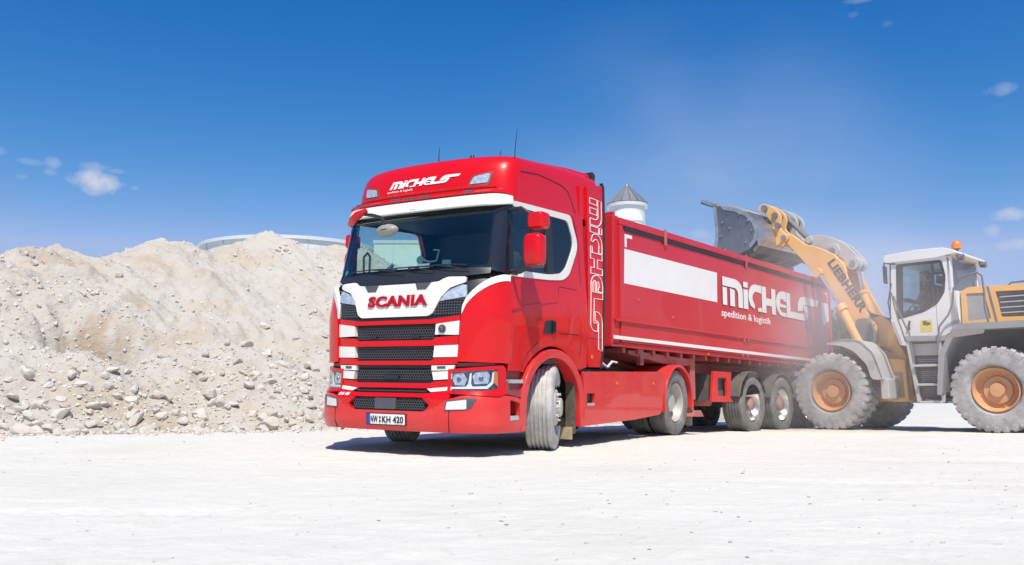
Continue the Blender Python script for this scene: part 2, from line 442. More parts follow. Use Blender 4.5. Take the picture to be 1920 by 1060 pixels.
# ------------------------------------------------------------------ noise for terrain
def _hash(ix, iy, seed):
    h = (ix.astype(np.int64) * 374761393 + iy.astype(np.int64) * 668265263 + seed * 974634777) & 0x7fffffff
    h = ((h ^ (h >> 13)) * 1274126177) & 0x7fffffff
    h = (h ^ (h >> 16)) & 0xffff
    return h / 65535.0
def vnoise(x, y, seed=0):
    x = np.asarray(x, float); y = np.asarray(y, float)
    ix, iy = np.floor(x), np.floor(y); fx, fy = x - ix, y - iy
    fx = fx * fx * fx * (fx * (fx * 6 - 15) + 10); fy = fy * fy * fy * (fy * (fy * 6 - 15) + 10)
    a = _hash(ix, iy, seed); b = _hash(ix + 1, iy, seed); c = _hash(ix, iy + 1, seed); d = _hash(ix + 1, iy + 1, seed)
    return (a + (b - a) * fx) * (1 - fy) + (c + (d - c) * fx) * fy
def fbm(x, y, seed=0, octv=5, gain=.5):
    s = 0; a = 1; t = 0
    for o in range(octv):
        s = s + a * (vnoise(x * 2 ** o + 17.3 * o, y * 2 ** o - 9.1 * o, seed + o) - .5); t += a; a *= gain
    return s / t
def sstep(x, a, b):
    t = np.clip((x - a) / (b - a), 0, 1); return t * t * (3 - 2 * t)
# ------------------------------------------------------------------ ground
def ground_h(x, y):
    x = np.asarray(x, float); y = np.asarray(y, float)
    h = .095 * sstep(y, 8.0, 13.5) + .03 * np.exp(-((x + 1.42) ** 2 + (y - 11.7) ** 2) / 1.2)
    near = np.exp(-np.maximum(0, np.hypot(x, y - 8) - 14) / 25.)
    h = h + near * (.035 * fbm(x * .45, y * .45, 3, 3) + .016 * fbm(x * 2.1, y * 2.1, 9, 4))
    # wheel tracks: shallow ruts and tyre-lug ripples crossing the foreground
    for (ax, ay, bx, by, w) in ((-4.5, 5.6, 5.5, 3.9, .20), (-5, 7.4, 6, 6.4, .24), (-3.2, 5.0, 9, 5.3, .16), (-1, 9.3, 9, 8.9, .3)):
        L = math.hypot(bx - ax, by - ay); tx, ty = (bx - ax) / L, (by - ay) / L
        d = (x - ax) * (-ty) + (y - ay) * tx; s = (x - ax) * tx + (y - ay) * ty
        m = np.exp(-(d / w) ** 2) * sstep(fbm(s * .35, d * .5 + ax, 21, 2) + .5, .48, .72)
        h = h - m * .02 + m * .009 * np.sin(s * 2 * PI / .15 + np.abs(d) * 14) + .006 * np.exp(-((np.abs(d) - w * 1.25) / (w * .35)) ** 2) * sstep(fbm(s, d, 5, 2) + .5, .4, .6)
    h = h + (.030 * np.maximum(0, fbm(x * 6, y * 6, 31, 4, .6)) + .010 * fbm(x * 3.1, y * 9.0, 33, 3)) * near
    return h
def axis(lo, hi, flo, fhi, st, far):
    a = list(np.arange(flo, fhi, st)); s = st; v = a[-1]
    while v < hi: s *= 1.25; v += s; a.append(min(v, hi))
    s = st; v = a[0]; b = []
    while v > lo: s *= 1.25; v -= s; b.append(max(v, lo))
    return np.array(b[::-1] + a)
gx = axis(-2500, 2500, -6.5, 7.5, .045, 0); gy = axis(-2500, 3500, 2.2, 17.0, .045, 0)
X, Y = np.meshgrid(gx, gy); Z = ground_h(X, Y)
def heightmesh(name, X, Y, Z, m, smooth=True):
    ny, nx = X.shape; me = bpy.data.meshes.new(name)
    co = np.stack([X, Y, Z], -1).reshape(-1, 3).astype(np.float32)
    idx = np.arange(ny * nx).reshape(ny, nx)
    q = np.stack([idx[:-1, :-1], idx[:-1, 1:], idx[1:, 1:], idx[1:, :-1]], -1).reshape(-1, 4).astype(np.int32)
    me.vertices.add(len(co)); me.vertices.foreach_set('co', co.ravel())
    me.loops.add(q.size); me.loops.foreach_set('vertex_index', q.ravel())
    me.polygons.add(len(q)); me.polygons.foreach_set('loop_start', np.arange(0, q.size, 4, dtype=np.int32)); me.polygons.foreach_set('loop_total', np.full(len(q), 4, dtype=np.int32))
    me.update(calc_edges=True); me.validate()
    if smooth: me.polygons.foreach_set('use_smooth', [True] * len(q))
    return link(name, me, m)

def dirt_mat(name, base, dark, warm, s1, s2, bump, bdist, bscales=(8, 40), rough=.95):
    m = bpy.data.materials.new(name); m.use_nodes = True
    nt = m.node_tree; N, L = nt.nodes, nt.links; b = N["Principled BSDF"]; b.inputs["Roughness"].default_value = rough; b.inputs["Specular IOR Level"].default_value = .15
    t = N.new("ShaderNodeTexCoord")
    def noise(sc, det=6, ro=.6):
        n = N.new("ShaderNodeTexNoise"); n.inputs["Scale"].default_value = sc; n.inputs["Detail"].default_value = det; n.inputs["Roughness"].default_value = ro
        L.new(t.outputs["Object"], n.inputs["Vector"]); return n.outputs[0]
    def ramp(v, a, c):
        r = N.new("ShaderNodeMapRange"); r.inputs[1].default_value = a; r.inputs[2].default_value = c; r.clamp = True; L.new(v, r.inputs[0]); return r.outputs[0]
    def mix(f, a, c):
        x = N.new("ShaderNodeMix"); x.data_type = 'RGBA'; L.new(f, x.inputs[0])
        for i, v in ((6, a), (7, c)):
            if isinstance(v, tuple): x.inputs[i].default_value = (*v, 1)
            else: L.new(v, x.inputs[i])
        return x.outputs[2]
    c = mix(ramp(noise(s1), .50, .68), base, warm)
    c = mix(ramp(noise(s2, 8, .7), .58, .78), c, dark)
    L.new(c, b.inputs["Base Color"])
    prev = None
    for sc, st in zip(bscales, (bump, bump * .7)):
        bb = N.new("ShaderNodeBump"); bb.inputs["Strength"].default_value = st; bb.inputs["Distance"].default_value = bdist * 8 / sc
        L.new(noise(sc, 8, .65), bb.inputs["Height"])
        if prev: L.new(prev, bb.inputs["Normal"])
        prev = bb.outputs[0]
    L.new(prev, b.inputs["Normal"])
    MATS[name] = m
    return m
GROUND = dirt_mat('limestone_ground', (.66, .645, .59), (.51, .49, .44), (.62, .598, .54), .35, 5., .9, .02, (10, 70))
PILE = dirt_mat('limestone_spoil', (.525, .495, .445), (.36, .315, .26), (.49, .41, .31), .42, 2.0, 1., .06, (8, 38))
ROCK = dirt_mat('limestone_rock', (.60, .57, .515), (.45, .41, .35), (.57, .50, .41), .8, 4., .6, .03, (9, 50))
tag(heightmesh('ground', X, Y, Z, GROUND), kind='structure', label='white dusty limestone yard with faint tyre tracks')

# ------------------------------------------------------------------ spoil heap
HA = np.array([-30, -12, -4, 2.87, 3.95, 4.8, 6.48, 7.2, 7.75, 8.6, 9.7, 10.6, 11.9, 15, 19, 24, 60])
HZ = np.array([2.6, 3.3, 3.6, 3.78, 3.92, 3.88, 4.62, 4.6, 4.32, 4.75, 5.25, 5.0, 4.98, 4.5, 2.7, .0, -.3])
def pile_h(x, y, fine=True):
    x = np.asarray(x, float); y = np.asarray(y, float)
    a = (x + .78 * y) / 1.268; d = (y - 19.3 - .78 * x) / 1.268
    d = d + .8 * fbm(a * .28, d * .2, 41, 3) + .5 * fbm(a * 1.1, d * .6, 43, 3) * sstep(-d, -2.5, 0)
    H = np.interp(a, HA, HZ)
    front = .63 * d - .02 * np.maximum(0, 2 - d) * .5
    dc = H / .63
    back = H + .12 - .55 * np.maximum(0, d - dc - 1.2)
    k = .22
    def smin(p, q): h = np.clip(.5 + .5 * (q - p) / k, 0, 1); return q * (1 - h) + p * h - k * h * (1 - h)
    z = smin(smin(front, H + .1), back)
    env = sstep(z, -.1, .7)
    # run-out gullies, slumps and the little scarps of the loose spoil
    u = a + .35 * d; w = d - .25 * a
    z = z + env * (.62 * fbm(u * .55, w * .28, 51, 4) + .26 * fbm(a * 1.7, d * 1.3, 61, 4))
    ter = fbm(a * .7 + .4 * d, d * .9, 71, 4) * 3.2
    z = z + env * .34 * (np.abs((ter % 1) - .5) - .25) * sstep(fbm(a * .4, d * .4, 77, 2) + .5, .42, .62)
    # slumped hollow
    for (px, py, rx, ry, dep) in ((-7.95, 16.6, .85, .34, .75), (-7.2, 17.3, .7, .3, .30), (-9.3, 18.2, .5, .22, .22), (-5.6, 18.8, .6, .3, .16)):
        q = (x - px) * .9 + (y - py) * .43; r = -(x - px) * .43 + (y - py) * .9
        z = z - dep * np.exp(-(np.abs(q / rx) ** 3 + np.abs(r / ry) ** 3))
    if fine:
        z = z + env * (.07 * (np.abs(fbm(x * 2.6, y * 2.6, 85, 4, .6)) - .1) + .15 * fbm(x * 4.2, y * 4.2, 81, 4, .6) + .08 * np.maximum(0, fbm(x * 9, y * 9, 91, 3)))
    return z + .03
px_ = axis(-34, 22, -14.5, -1.0, .05, 0); py_ = axis(8, 46, 11.5, 26.5, .05, 0)
PX, PY = np.meshgrid(px_, py_); PZ = pile_h(PX, PY)
PZ = np.maximum(PZ, ground_h(PX, PY) - .35)
SOILP = [(-8.16, 16.94, 0.60, 0.30, 1.00), (-8.50, 16.70, 0.40, 0.30, 0.70), (-7.94, 17.21, 0.50, 0.30, 0.80), (-9.84, 18.85, 0.90, 0.30, 0.70), (-10.35, 18.73, 0.60, 0.25, 0.50), (-8.46, 21.51, 0.70, 0.30, 0.50), (-8.32, 20.25, 0.60, 0.50, 0.40), (-8.13, 18.49, 0.80, 0.50, 0.35), (-7.08, 20.65, 0.60, 0.50, 0.45), (-6.46, 18.08, 0.80, 0.50, 0.30), (-7.74, 18.43, 0.50, 0.30, 0.50), (-9.53, 16.89, 0.60, 0.40, 0.50), (-9.76, 17.72, 0.50, 0.30, 0.40), (-5.37, 16.55, 0.80, 0.40, 0.35), (-5.88, 15.34, 0.90, 0.40, 0.40), (-6.87, 15.06, 0.90, 0.40, 0.30), (-5.53, 21.58, 0.70, 0.50, 0.20)
]
soil = np.zeros_like(PX)
for (sx_, sy_, rx, ry, st) in SOILP:
    q = ((PX - sx_) * .9 + (PY - sy_) * .43) / rx; r = (-(PX - sx_) * .43 + (PY - sy_) * .9) / ry
    soil = np.maximum(soil, st * np.exp(-(q * q + r * r)))
soil = np.clip(soil * .62 + soil * 3.4 * fbm(PX * 3.2, PY * 3.2, 123, 5, .65), 0, .85)
heap = heightmesh('spoil_heap', PX, PY, PZ, PILE)
at = heap.data.attributes.new('soil', 'FLOAT', 'POINT'); at.data.foreach_set('value', soil.ravel().astype(np.float32))
nt = PILE.node_tree; bs_ = nt.nodes['Principled BSDF']; old = bs_.inputs['Base Color'].links[0].from_socket
an = nt.nodes.new('ShaderNodeAttribute'); an.attribute_name = 'soil'; mxs = nt.nodes.new('ShaderNodeMix'); mxs.data_type = 'RGBA'
nt.links.new(an.outputs['Fac'], mxs.inputs[0]); nt.links.new(old, mxs.inputs[6]); mxs.inputs[7].default_value = (.40, .31, .215, 1); nt.links.new(mxs.outputs[2], bs_.inputs['Base Color'])
tag(heap, kind='structure', label='tall pale heap of quarried limestone spoil behind the truck')

# ------------------------------------------------------------------ rocks on the heap
def rock_mesh(seed, sub=2, flat=.7, cuts=11):
    rs = np.random.RandomState(seed); b = bmesh.new(); bmesh.ops.create_icosphere(b, subdivisions=sub, radius=1)
    P = np.array([v.co[:] for v in b.verts])
    for k in range(cuts):                                   # chip flat faces
        n = rs.normal(size=3); n /= np.linalg.norm(n); c = rs.uniform(.35, .72)
        dd = P @ n - c; P = P - np.outer(np.maximum(dd, 0) * .9, n)
    P *= (1 + .10 * rs.normal(size=len(P)))[:, None] if sub < 2 else (1 + .03 * rs.normal(size=len(P)))[:, None]
    P *= np.array([1, rs.uniform(.65, .95), flat * rs.uniform(.75, 1.1)])
    for v, p in zip(b.verts, P): v.co = p
    me = bpy.data.meshes.new('rock'); b.to_mesh(me); b.free()
    me.polygons.foreach_set('use_smooth', [True] * len(me.polygons)); me.set_sharp_from_angle(angle=math.radians(20)); me.materials.append(ROCK)
    return me
RM = [rock_mesh(s, 2) for s in range(6)]; RMs = [rock_mesh(30 + s, 1) for s in range(6)]; RB = [rock_mesh(60 + s, 3, .65, 12) for s in range(5)]
def surf(x, y): return max(float(pile_h(x, y)), float(ground_h(x, y)))
def put_rock(me, x, y, r, sink=.3, label=None, group=None, rot=None, name='rock', sz=None):
    o = bpy.data.objects.new(name, me); COL.objects.link(o)
    o.location = (x, y, surf(x, y) + r * (.45 - sink)); o.scale = sz or (r, r, r)
    o.rotation_euler = rot or (RS.uniform(-.5, .5), RS.uniform(-.5, .5), RS.uniform(0, 6.28))
    return tag(o, label, 'rock', group)
BIGR = [
    (-4.35, 15.99, 0.316, 'largest pale boulder at the foot of the heap, just left of the truck'),
    (-6.93, 14.31, 0.168, 'blocky boulder at the foot of the heap below the slumped hollow'),
    (-6.78, 14.59, 0.126, 'tilted buff boulder leaning on the blocky one below the slumped hollow'),
    (-7.28, 13.97, 0.147, 'flat pale boulder at the foot of the heap, second from the left edge'),
    (-7.61, 13.69, 0.152, 'leftmost low boulder at the foot of the heap'),
    (-5.56, 16.38, 0.263, 'broad flat slab half buried in the lower slope, left of the truck'),
    (-6.33, 15.82, 0.186, 'buff slab half sunk in the rubble in the middle of the heap'),
    (-5.54, 19.70, 0.170, 'smooth oval stone alone on the grey slope above the boulders'),
    (-5.56, 18.37, 0.170, 'pale angular stone beside a flatter one, midway up the slope'),
    (-5.85, 18.05, 0.145, 'flat pale stone left of the angular one, midway up the slope'),
    (-5.20, 17.09, 0.116, 'left one of three stones in a row on the slope beside the truck'),
    (-5.04, 17.15, 0.095, 'middle one of three stones in a row on the slope beside the truck'),
    (-4.80, 17.81, 0.132, 'dark-edged stone right of the row of three, beside the truck'),
    (-4.71, 17.25, 0.149, 'squarish pale stone low on the slope beside the truck'),
    (-4.76, 21.15, 0.105, 'round stone casting a shadow high on the slope next to the truck cab'),
    (-6.38, 23.61, 0.109, 'left one of two stones below the summit by the white tank'),
    (-6.14, 23.63, 0.124, 'right one of two stones below the summit by the white tank'),
    (-4.07, 17.36, 0.139, 'pale wedge-shaped stone on the slope behind the truck front'),
    (-4.78, 15.75, 0.117, 'boulder at the foot of the heap left of the largest one'),
    (-5.42, 15.51, 0.144, 'pale rounded boulder at the foot of the heap below the flat slab'),
    (-5.72, 15.18, 0.103, 'small upright boulder at the foot of the heap'),
    (-6.15, 14.96, 0.139, 'wide low boulder at the foot of the heap, right of the hollow'),
    (-6.47, 14.78, 0.128, 'grey sharp-edged boulder at the foot of the heap'),
    (-4.02, 16.25, 0.100, 'small boulder touching the right side of the largest one'),
]
for i, (x, y, r, lab) in enumerate(BIGR):
    put_rock(RB[i % 5], x, y, r, .22, lab, rot=(RS.uniform(-.2, .2), RS.uniform(-.2, .2), RS.uniform(-.6, .6)))
#ENDBIG
# medium rocks: countable, look-alikes
n = 0
while n < 270:
    a = RS.uniform(-1.5, 12.5); d = abs(RS.normal(0, 1)) * 1.25 - .15
    if RS.rand() < .22: d = RS.uniform(0, 7)
    # back to x,y
    x = (1.268 * a - .78 * (1.268 * d + 19.3)) / (1 + .78 ** 2); y = .78 * x + 19.3 + 1.268 * d
    if x / y < -.60 or x / y > -.17: continue
    r = .055 + .13 * RS.rand() ** 2.0 + (.04 if d < 1 else 0)
    if d > 2.5: r *= .75
    az_ = x / y
    side = 'left of the slumped hollow' if az_ < -.515 else 'below the slumped hollow' if az_ < -.44 else 'below the dip in the crest' if az_ < -.33 else 'beside the truck' 
    size = 'head-sized' if r > .09 else 'fist-sized'
    if d < 1.2: lab = '%s pale limestone rock at the foot of the heap, %s' % (size, side)
    else: lab = '%s pale limestone rock on the upper slope, %s' % (size, side.replace('below', 'around'))
    put_rock(RM[n % 6], x, y, r, .28, lab, lab.split(' pale')[0] + ' rocks ' + ('low ' if d < 1.2 else 'high ') + side)
    n += 1
# small rubble, past counting
RUBM = dirt_mat('limestone_rubble', (.585, .555, .50), (.44, .395, .33), (.56, .47, .37), .8, 3., .4, .02, (12, 50))
mb = MB(); base = [(np.array([v.co[:] for v in m.vertices]), [tuple(p.vertices) for p in m.polygons]) for m in RMs]
VV = []; FF = []; k0 = 0
for i in range(13000):
    a = RS.uniform(-2.5, 14); d = abs(RS.normal(0, 1)) * 2.0 - .35 - (1.1 * RS.rand() ** 2 if RS.rand() < .25 else 0)
    x = (1.268 * a - .78 * (1.268 * d + 19.3)) / (1 + .78 ** 2); y = .78 * x + 19.3 + 1.268 * d
    patch = vnoise(a * 1.1, d * 1.1, 5)
    if RS.rand() > .25 + patch * .9 - d * .06: continue
    VV.append((x, y, .012 + .045 * RS.rand() ** 2.4 * (1.2 if d < 1.5 else .8), RS.uniform(0, 6.28), RS.randint(6)))
xs = np.array([v[0] for v in VV]); ys = np.array([v[1] for v in VV]); zs = np.maximum(pile_h(xs, ys), ground_h(xs, ys))
allv = []; allf = []
for (x, y, r, an, k), z in zip(VV, zs):
    P, Fc = base[k]; c, s = math.cos(an), math.sin(an)
    Q = P * r; Q = np.stack([Q[:, 0] * c - Q[:, 1] * s + x, Q[:, 0] * s + Q[:, 1] * c + y, Q[:, 2] + z + r * .2], -1)
    allf += [tuple(i + k0 for i in f) for f in Fc]; allv.append(Q); k0 += len(Q)
# finer clods all the way up to the crest
b_ = bmesh.new(); bmesh.ops.create_icosphere(b_, subdivisions=1, radius=1)
P0 = np.array([v.co[:] for v in b_.verts]); F0 = [tuple(v.index for v in f.verts) for f in b_.faces]; b_.free()
if len(P0) > 12:
    b_ = bmesh.new(); bmesh.ops.create_cube(b_, size=1.5); P0 = np.array([v.co[:] for v in b_.verts]); F0 = [tuple(v.index for v in f.verts) for f in b_.faces]; b_.free()
n2 = 15000; a2 = RS.uniform(-2.5, 14, n2); d2 = RS.uniform(-.2, 8.6, n2)
x2 = (1.268 * a2 - .78 * (1.268 * d2 + 19.3)) / (1 + .78 ** 2); y2 = .78 * x2 + 19.3 + 1.268 * d2
keep = (vnoise(a2 * .9 + .5 * d2, d2 * .7, 15) + .45 * vnoise(a2 * 4, d2 * 4, 16)) > .70 + .25 * RS.rand(n2) + .12 * (d2 > 3); x2, y2, d2 = x2[keep], y2[keep], d2[keep]; z2 = pile_h(x2, y2)
for x, y, z, d in zip(x2, y2, z2, d2):
    r = .010 + .045 * RS.rand() ** 4; R3 = RS.normal(size=(3, 3)); R3, _ = np.linalg.qr(R3)
    Q = (P0 * (1 + .25 * RS.normal(size=(len(P0), 1)))) @ R3 * r + np.array([x, y, z + r * .05]); allf += [tuple(i + k0 for i in f) for f in F0]; allv.append(Q); k0 += len(Q)
me = bpy.data.meshes.new('rubble'); me.from_pydata(np.concatenate(allv).tolist(), [], allf); me.update()
tag(link('rubble', me, RUBM), 'small broken limestone rubble strewn over the heap', kind='stuff')
# pebbles and clods on the yard
PEB = mat('ground_clods', (.50, .475, .43), rough=.95, var=.3, vscale=3)
allv = []; allf = []; k0 = 0
for i in range(520):
    y = 3.0 + 9 * RS.rand() ** 1.3; x = RS.uniform(-.62, .62) * y
    if vnoise(x * .8 + 3, y * .8, 15) + RS.rand() * .5 < .75: continue
    r = (.004 + .009 * RS.rand() ** 3) * (1 + .10 * y); P, Fc = base[i % 6]
    Q = P * r * np.array([1, 1, .7]) + np.array([x, y, float(ground_h(x, y)) + r * .2]); allf += [tuple(i_ + k0 for i_ in f) for f in Fc]; allv.append(Q); k0 += len(Q)
me = bpy.data.meshes.new('pebbles'); me.from_pydata(np.concatenate(allv).tolist(), [], allf); me.update()
tag(link('pebbles', me, PEB), 'small grey pebbles and clods on the white yard', kind='stuff')

# ------------------------------------------------------------------ storage tank behind the heap
TANKW = mat('tank_white', (.62, .66, .68), rough=.45, var=.06, vscale=.6)
TANKR = mat('tank_rim', (.72, .74, .76), rough=.35, metal=.3)
t = empty('storage_tank', (-19.3, 76, -.42), 'large round white storage tank with a raised rim, behind the heap', 'tank')
R_ = 7.6
mb = MB(); mb.lathe([(0, R_), (14.05, R_), (14.05, R_ - .2), (14.35, R_ - 2.5), (14.5, 0.01)], 96, 'z'); mb.build('tank_shell', TANKW, t, smooth=40)
mb = MB(); mb.lathe([(13.85, R_ + .02), (13.85, R_ + .22), (14.12, R_ + .22), (14.12, R_ - .15), (13.85, R_ - .15)], 96, 'z'); mb.build('rim', TANKR, t)
SEAM = mat('seam_grey', (.48, .52, .55), rough=.5)
sm = None
for k in range(20):
    an = k * 2 * PI / 20 + .1
    if sm is None:
        mb = MB(); mb.bb(R_, R_ + .05, -.05, .05, 0, 13.84); sm = mb.build('seam', SEAM, t, smooth=0); me = sm.data
    else: sm = link('seam', me, None, t)
    sm.rotation_euler = (0, 0, an)
mb = MB()
for dx in (0, .55): mb.bb(-6.2 + dx, -5.9 + dx, -5.35, -5.0, 12.1, 13.2)
mb.build('vent_pipe', GREYP, t, smooth=0, loc=(0, 0, 0))

# ------------------------------------------------------------------ silo with conical sheet roof
t = empty('silo', (8.02, 60, .5), 'tall white silo with a grey conical sheet-metal roof, behind the red trailer', 'silo')
SILW = mat('silo_white', (.60, .64, .68), rough=.4, var=.05)
SILR = mat('silo_roof_sheet', (.26, .28, .30), rough=.4, metal=.5, var=.1, vscale=1.2)
mb = MB(); mb.lathe([(0, 1.24), (13.6, 1.24)], 48, 'z'); mb.build('wall', SILW, t)
mb = MB(); mb.lathe([(13.45, 1.26), (13.45, 1.40), (13.68, 1.42), (13.68, 1.26)], 48, 'z'); mb.build('eaves_ring', TANKR, t)
pm = None
for k in range(16):
    a0, a1 = k * PI / 8 + .02, (k + 1) * PI / 8 - .02
    if pm is None:
        mb = MB()
        rows = []
        for zz, rr in ((13.72, 1.46), (15.05, .10)): rows.append([(rr * math.cos(a0), rr * math.sin(a0), zz), (rr * math.cos(a1), rr * math.sin(a1), zz)])
        mb.grid(rows)
        mb.add([(1.46 * math.cos(a0), 1.46 * math.sin(a0), 13.72), (.10 * math.cos(a0), .10 * math.sin(a0), 15.05), (.10 * math.cos(a0), .10 * math.sin(a0), 15.10), (1.48 * math.cos(a0), 1.48 * math.sin(a0), 13.78)], [(0, 1, 2, 3)])
        mb.add([(1.40 * math.cos(a0 - .04), 1.40 * math.sin(a0 - .04), 13.66), (1.40 * math.cos(a1 + .04), 1.40 * math.sin(a1 + .04), 13.66), (.09 * math.cos(a1), .09 * math.sin(a1), 15.0), (.09 * math.cos(a0), .09 * math.sin(a0), 15.0)], [(0, 1, 2, 3)])
        pm = mb.build('roof_panel', SILR, t, smooth=0); me = pm.data
    else:
        pm = link('roof_panel', me, None, t); pm.rotation_euler = (0, 0, k * PI / 8)
mb = MB(); mb.cyl((0, 0, 15.0), (0, 0, 15.16), .14, .1, 12); mb.build('roof_cap', SILR, t)
t2 = empty('round_vessel', (7.35, 55, .55), 'white round-topped vessel in front of the silo with the conical roof', 'tank')
VES = mat('vessel_white', (.80, .82, .84), rough=.3)
mb = MB(); mb.lathe([(0, 1.02), (11.4, 1.02), (11.75, .97), (12.0, .82), (12.15, .55), (12.2, .01)], 40, 'z'); mb.build('vessel_shell', VES, t2, smooth=50)
mb = MB(); mb.lathe([(11.3, 1.03), (11.3, 1.07), (11.38, 1.07), (11.38, 1.03)], 40, 'z'); mb.build('band', TANKR, t2)
# ------------------------------------------------------------------ pale building seen through the cab windows
t = empty('pale_building', (-9.1, 54, 0), 'tall pale concrete building beyond the heap, seen through the truck cab windows', 'building')
mb = MB(); mb.bb(.5, 4.4, 0, 8, 0, 10.4); mb.build('wall', mat('pale_concrete', (.66, .72, .66), rough=.8, var=.05), t, smooth=0)
mb = MB(); mb.bb(.45, 4.45, -.05, 8.05, 10.4, 10.6); mb.build('roof', TANKR, t, smooth=0)

# ------------------------------------------------------------------ far wooded hills and a few trees
def hill():
    az = np.linspace(.05, .95, 260); rows = []
    x = []; rr = [520, 560, 620, 700]
    V = []
    for r, f in zip(rr, (0, .62, 1.0, .6)):
        for a in az:
            top = 44 + 16 * fbm(a * 9, 2.2, 7, 4) * 2 + 6 * fbm(a * 60, 1, 8, 3)
            top *= float(sstep(a, .05, .28)) * float(1 - sstep(a, .75, .95))
            V.append((r * math.sin(a), r * math.cos(a), -1 + top * f))
    n = len(az); F = [(j * n + i, j * n + i + 1, (j + 1) * n + i + 1, (j + 1) * n + i) for j in range(3) for i in range(n - 1)]
    me = bpy.data.meshes.new('hills'); me.from_pydata(V, [], F); me.update(); me.polygons.foreach_set('use_smooth', [True] * len(F))
    return me
HILL = mat('hazed_woodland', (.09, .13, .17), rough=.95, var=.35, vscale=.06, bump=1., bscale=.2)  # bluish distance haze is mixed into the woodland base colour
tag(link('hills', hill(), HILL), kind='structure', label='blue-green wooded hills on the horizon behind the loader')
LEAF = mat('foliage', (.045, .075, .03), rough=.7, var=.4, vscale=2.5)
BARK = mat('bark', (.12, .09, .07), rough=.9, bump=.5)
def tree(x, y, h, w, label, seed):
    rs = np.random.RandomState(seed); t = empty('broadleaf_tree', (x, y, 0), label, 'tree', 'trees beyond the trailer')
    mb = MB(); mb.tube([(0, 0, -.2), (.1, 0, h * .3), (.0, .1, h * .55), (.1, 0, h * .85)], [.28, .2, .13, .04], 8)
    for k in range(6):
        an = k * 1.05; mb.tube([(0, 0, h * (.3 + .07 * k)), (w * .5 * math.cos(an), w * .5 * math.sin(an), h * (.5 + .07 * k))], [.09, .03], 6)
    mb.build('trunk', BARK, t)
    V = []; F = []
    cl = [(rs.normal(0, w * .33), rs.normal(0, w * .33), h * (.28 + .68 * rs.rand()), w * rs.uniform(.16, .34)) for _ in range(34)]
    for (cx, cy, cz, cr) in cl:
        for _ in range(120):
            p = rs.normal(size=3); p = p / np.linalg.norm(p) * cr * rs.rand() ** .35 + np.array([cx, cy, cz])
            u = rs.normal(size=3); u /= np.linalg.norm(u); v = np.cross(u, rs.normal(size=3)); v /= np.linalg.norm(v); s = .16
            k = len(V); V += [tuple(p - u * s), tuple(p + v * s * .5), tuple(p + u * s), tuple(p - v * s * .5)]; F.append((k, k + 1, k + 2, k + 3))
    me = bpy.data.meshes.new('crown'); me.from_pydata(V, [], F); me.update(); link('crown', me, LEAF, t)
tree(23.2, 62, 6.8, 3.4, 'dark green tree nearest the rear edge of the red trailer, beyond the loader boom', 1)
tree(26.6, 66, 5.2, 3.2, 'lower green tree between the loader boom and its white cab', 2)
tree(29.3, 68, 5.6, 3.2, 'small green tree right behind the loader cab', 3)
# ================================================================== wheels
def truck_wheel(parent, x, y, z, R=.5, w=.30, kind='front', steer=0., side=1, twin=False):
    """wheel = child of vehicle; tyre / rim / nuts below it. local +x = outside"""
    # built as parts: a wheel mesh (the tyre) carrying rim and nuts
    h = w / 2
    prof = [(-h * .72, .30 * R / .5), (-h * .98, .335 * R / .5), (-h * 1.04, .40 * R / .5), (-h * 1.0, .455 * R / .5), (-h * .93, R * .968), (-h * .86, R * .992)]
    g = [-.62, -.31, 0, .31, .62]                       # circumferential grooves
    for q in g:
        c = q * h * .92; prof += [(c - .011, R), (c - .008, R - .016), (c + .008, R - .016), (c + .011, R)]
    prof += [(h * .86, R * .992), (h * .93, R * .968), (h * 1.0, .455 * R / .5), (h * 1.04, .40 * R / .5), (h * .98, .335 * R / .5), (h * .72, .30 * R / .5)]
    mb = MB(); mb.lathe(prof, 72)
    ty = mb.build('wheel', RUBB if kind == 'front' else RUBB2, parent, smooth=28)
    ty.location = (x, y, z); ty.rotation_euler = (0, 0, steer + (0 if side > 0 else PI))
    s = R / .5
    mb = MB()
    if kind == 'front':      # convex disc, hub pushed outward
        mb.lathe([(-h * .7, .302 * s), (h * .80, .302 * s), (h * .86, .296 * s), (h * .80, .285 * s), (h * .55, .28 * s), (h * .45, .25 * s), (h * .95, .21 * s), (h * 1.02, .19 * s), (h * 1.02, .12 * s), (h * 1.25, .11 * s), (h * 1.35, .09 * s), (h * 1.38, .001)], 48)
    elif kind == 'drive':    # deep dish
        mb.lathe([(-h * .7, .302 * s), (h * .80, .302 * s), (h * .88, .296 * s), (h * .82, .284 * s), (h * .35, .275 * s), (-h * .25, .25 * s), (-h * .30, .16 * s), (h * .35, .14 * s), (h * .45, .12 * s), (h * .48, .001)], 48)
    else:                    # polished single on a trailer
        mb.lathe([(-h * .7, .302 * s), (h * .78, .302 * s), (h * .86, .296 * s), (h * .8, .284 * s), (h * .5, .27 * s), (h * .25, .245 * s), (h * .2, .15 * s), (h * .2, .001)], 48)
    rim = mb.build('rim', {'front': STEELP, 'drive': STEELP}.get(kind, ALU), ty, smooth=30)
    mb = MB(); nr = {'front': .16, 'drive': .19}.get(kind, .19) * s; nx = {'front': h * 1.02, 'drive': -h * .27}.get(kind, h * .2)
    for k in range(10):
        a = k * PI / 5; c = (nx, nr * math.cos(a), nr * math.sin(a)); mb.cyl(c, (nx + .035, c[1], c[2]), .016, .013, 6)
    mb.build('wheel_nuts', BOLT, ty, smooth=0)
    if kind == 'trailer':
        mb = MB(); mb.lathe([(h * .2, .13 * s), (h * .75, .125 * s), (h * .85, .10 * s), (h * .88, .001)], 24); mb.build('hub_cap', mat('dusty_red_hub', (.32, .06, .05), rough=.6, dust=.5), ty)
    if twin:
        mb = MB(); mb.lathe([(p[0] - w * 1.12, p[1]) for p in prof], 72); mb.build('inner_tyre', RUBB2, ty, smooth=28)
    return ty

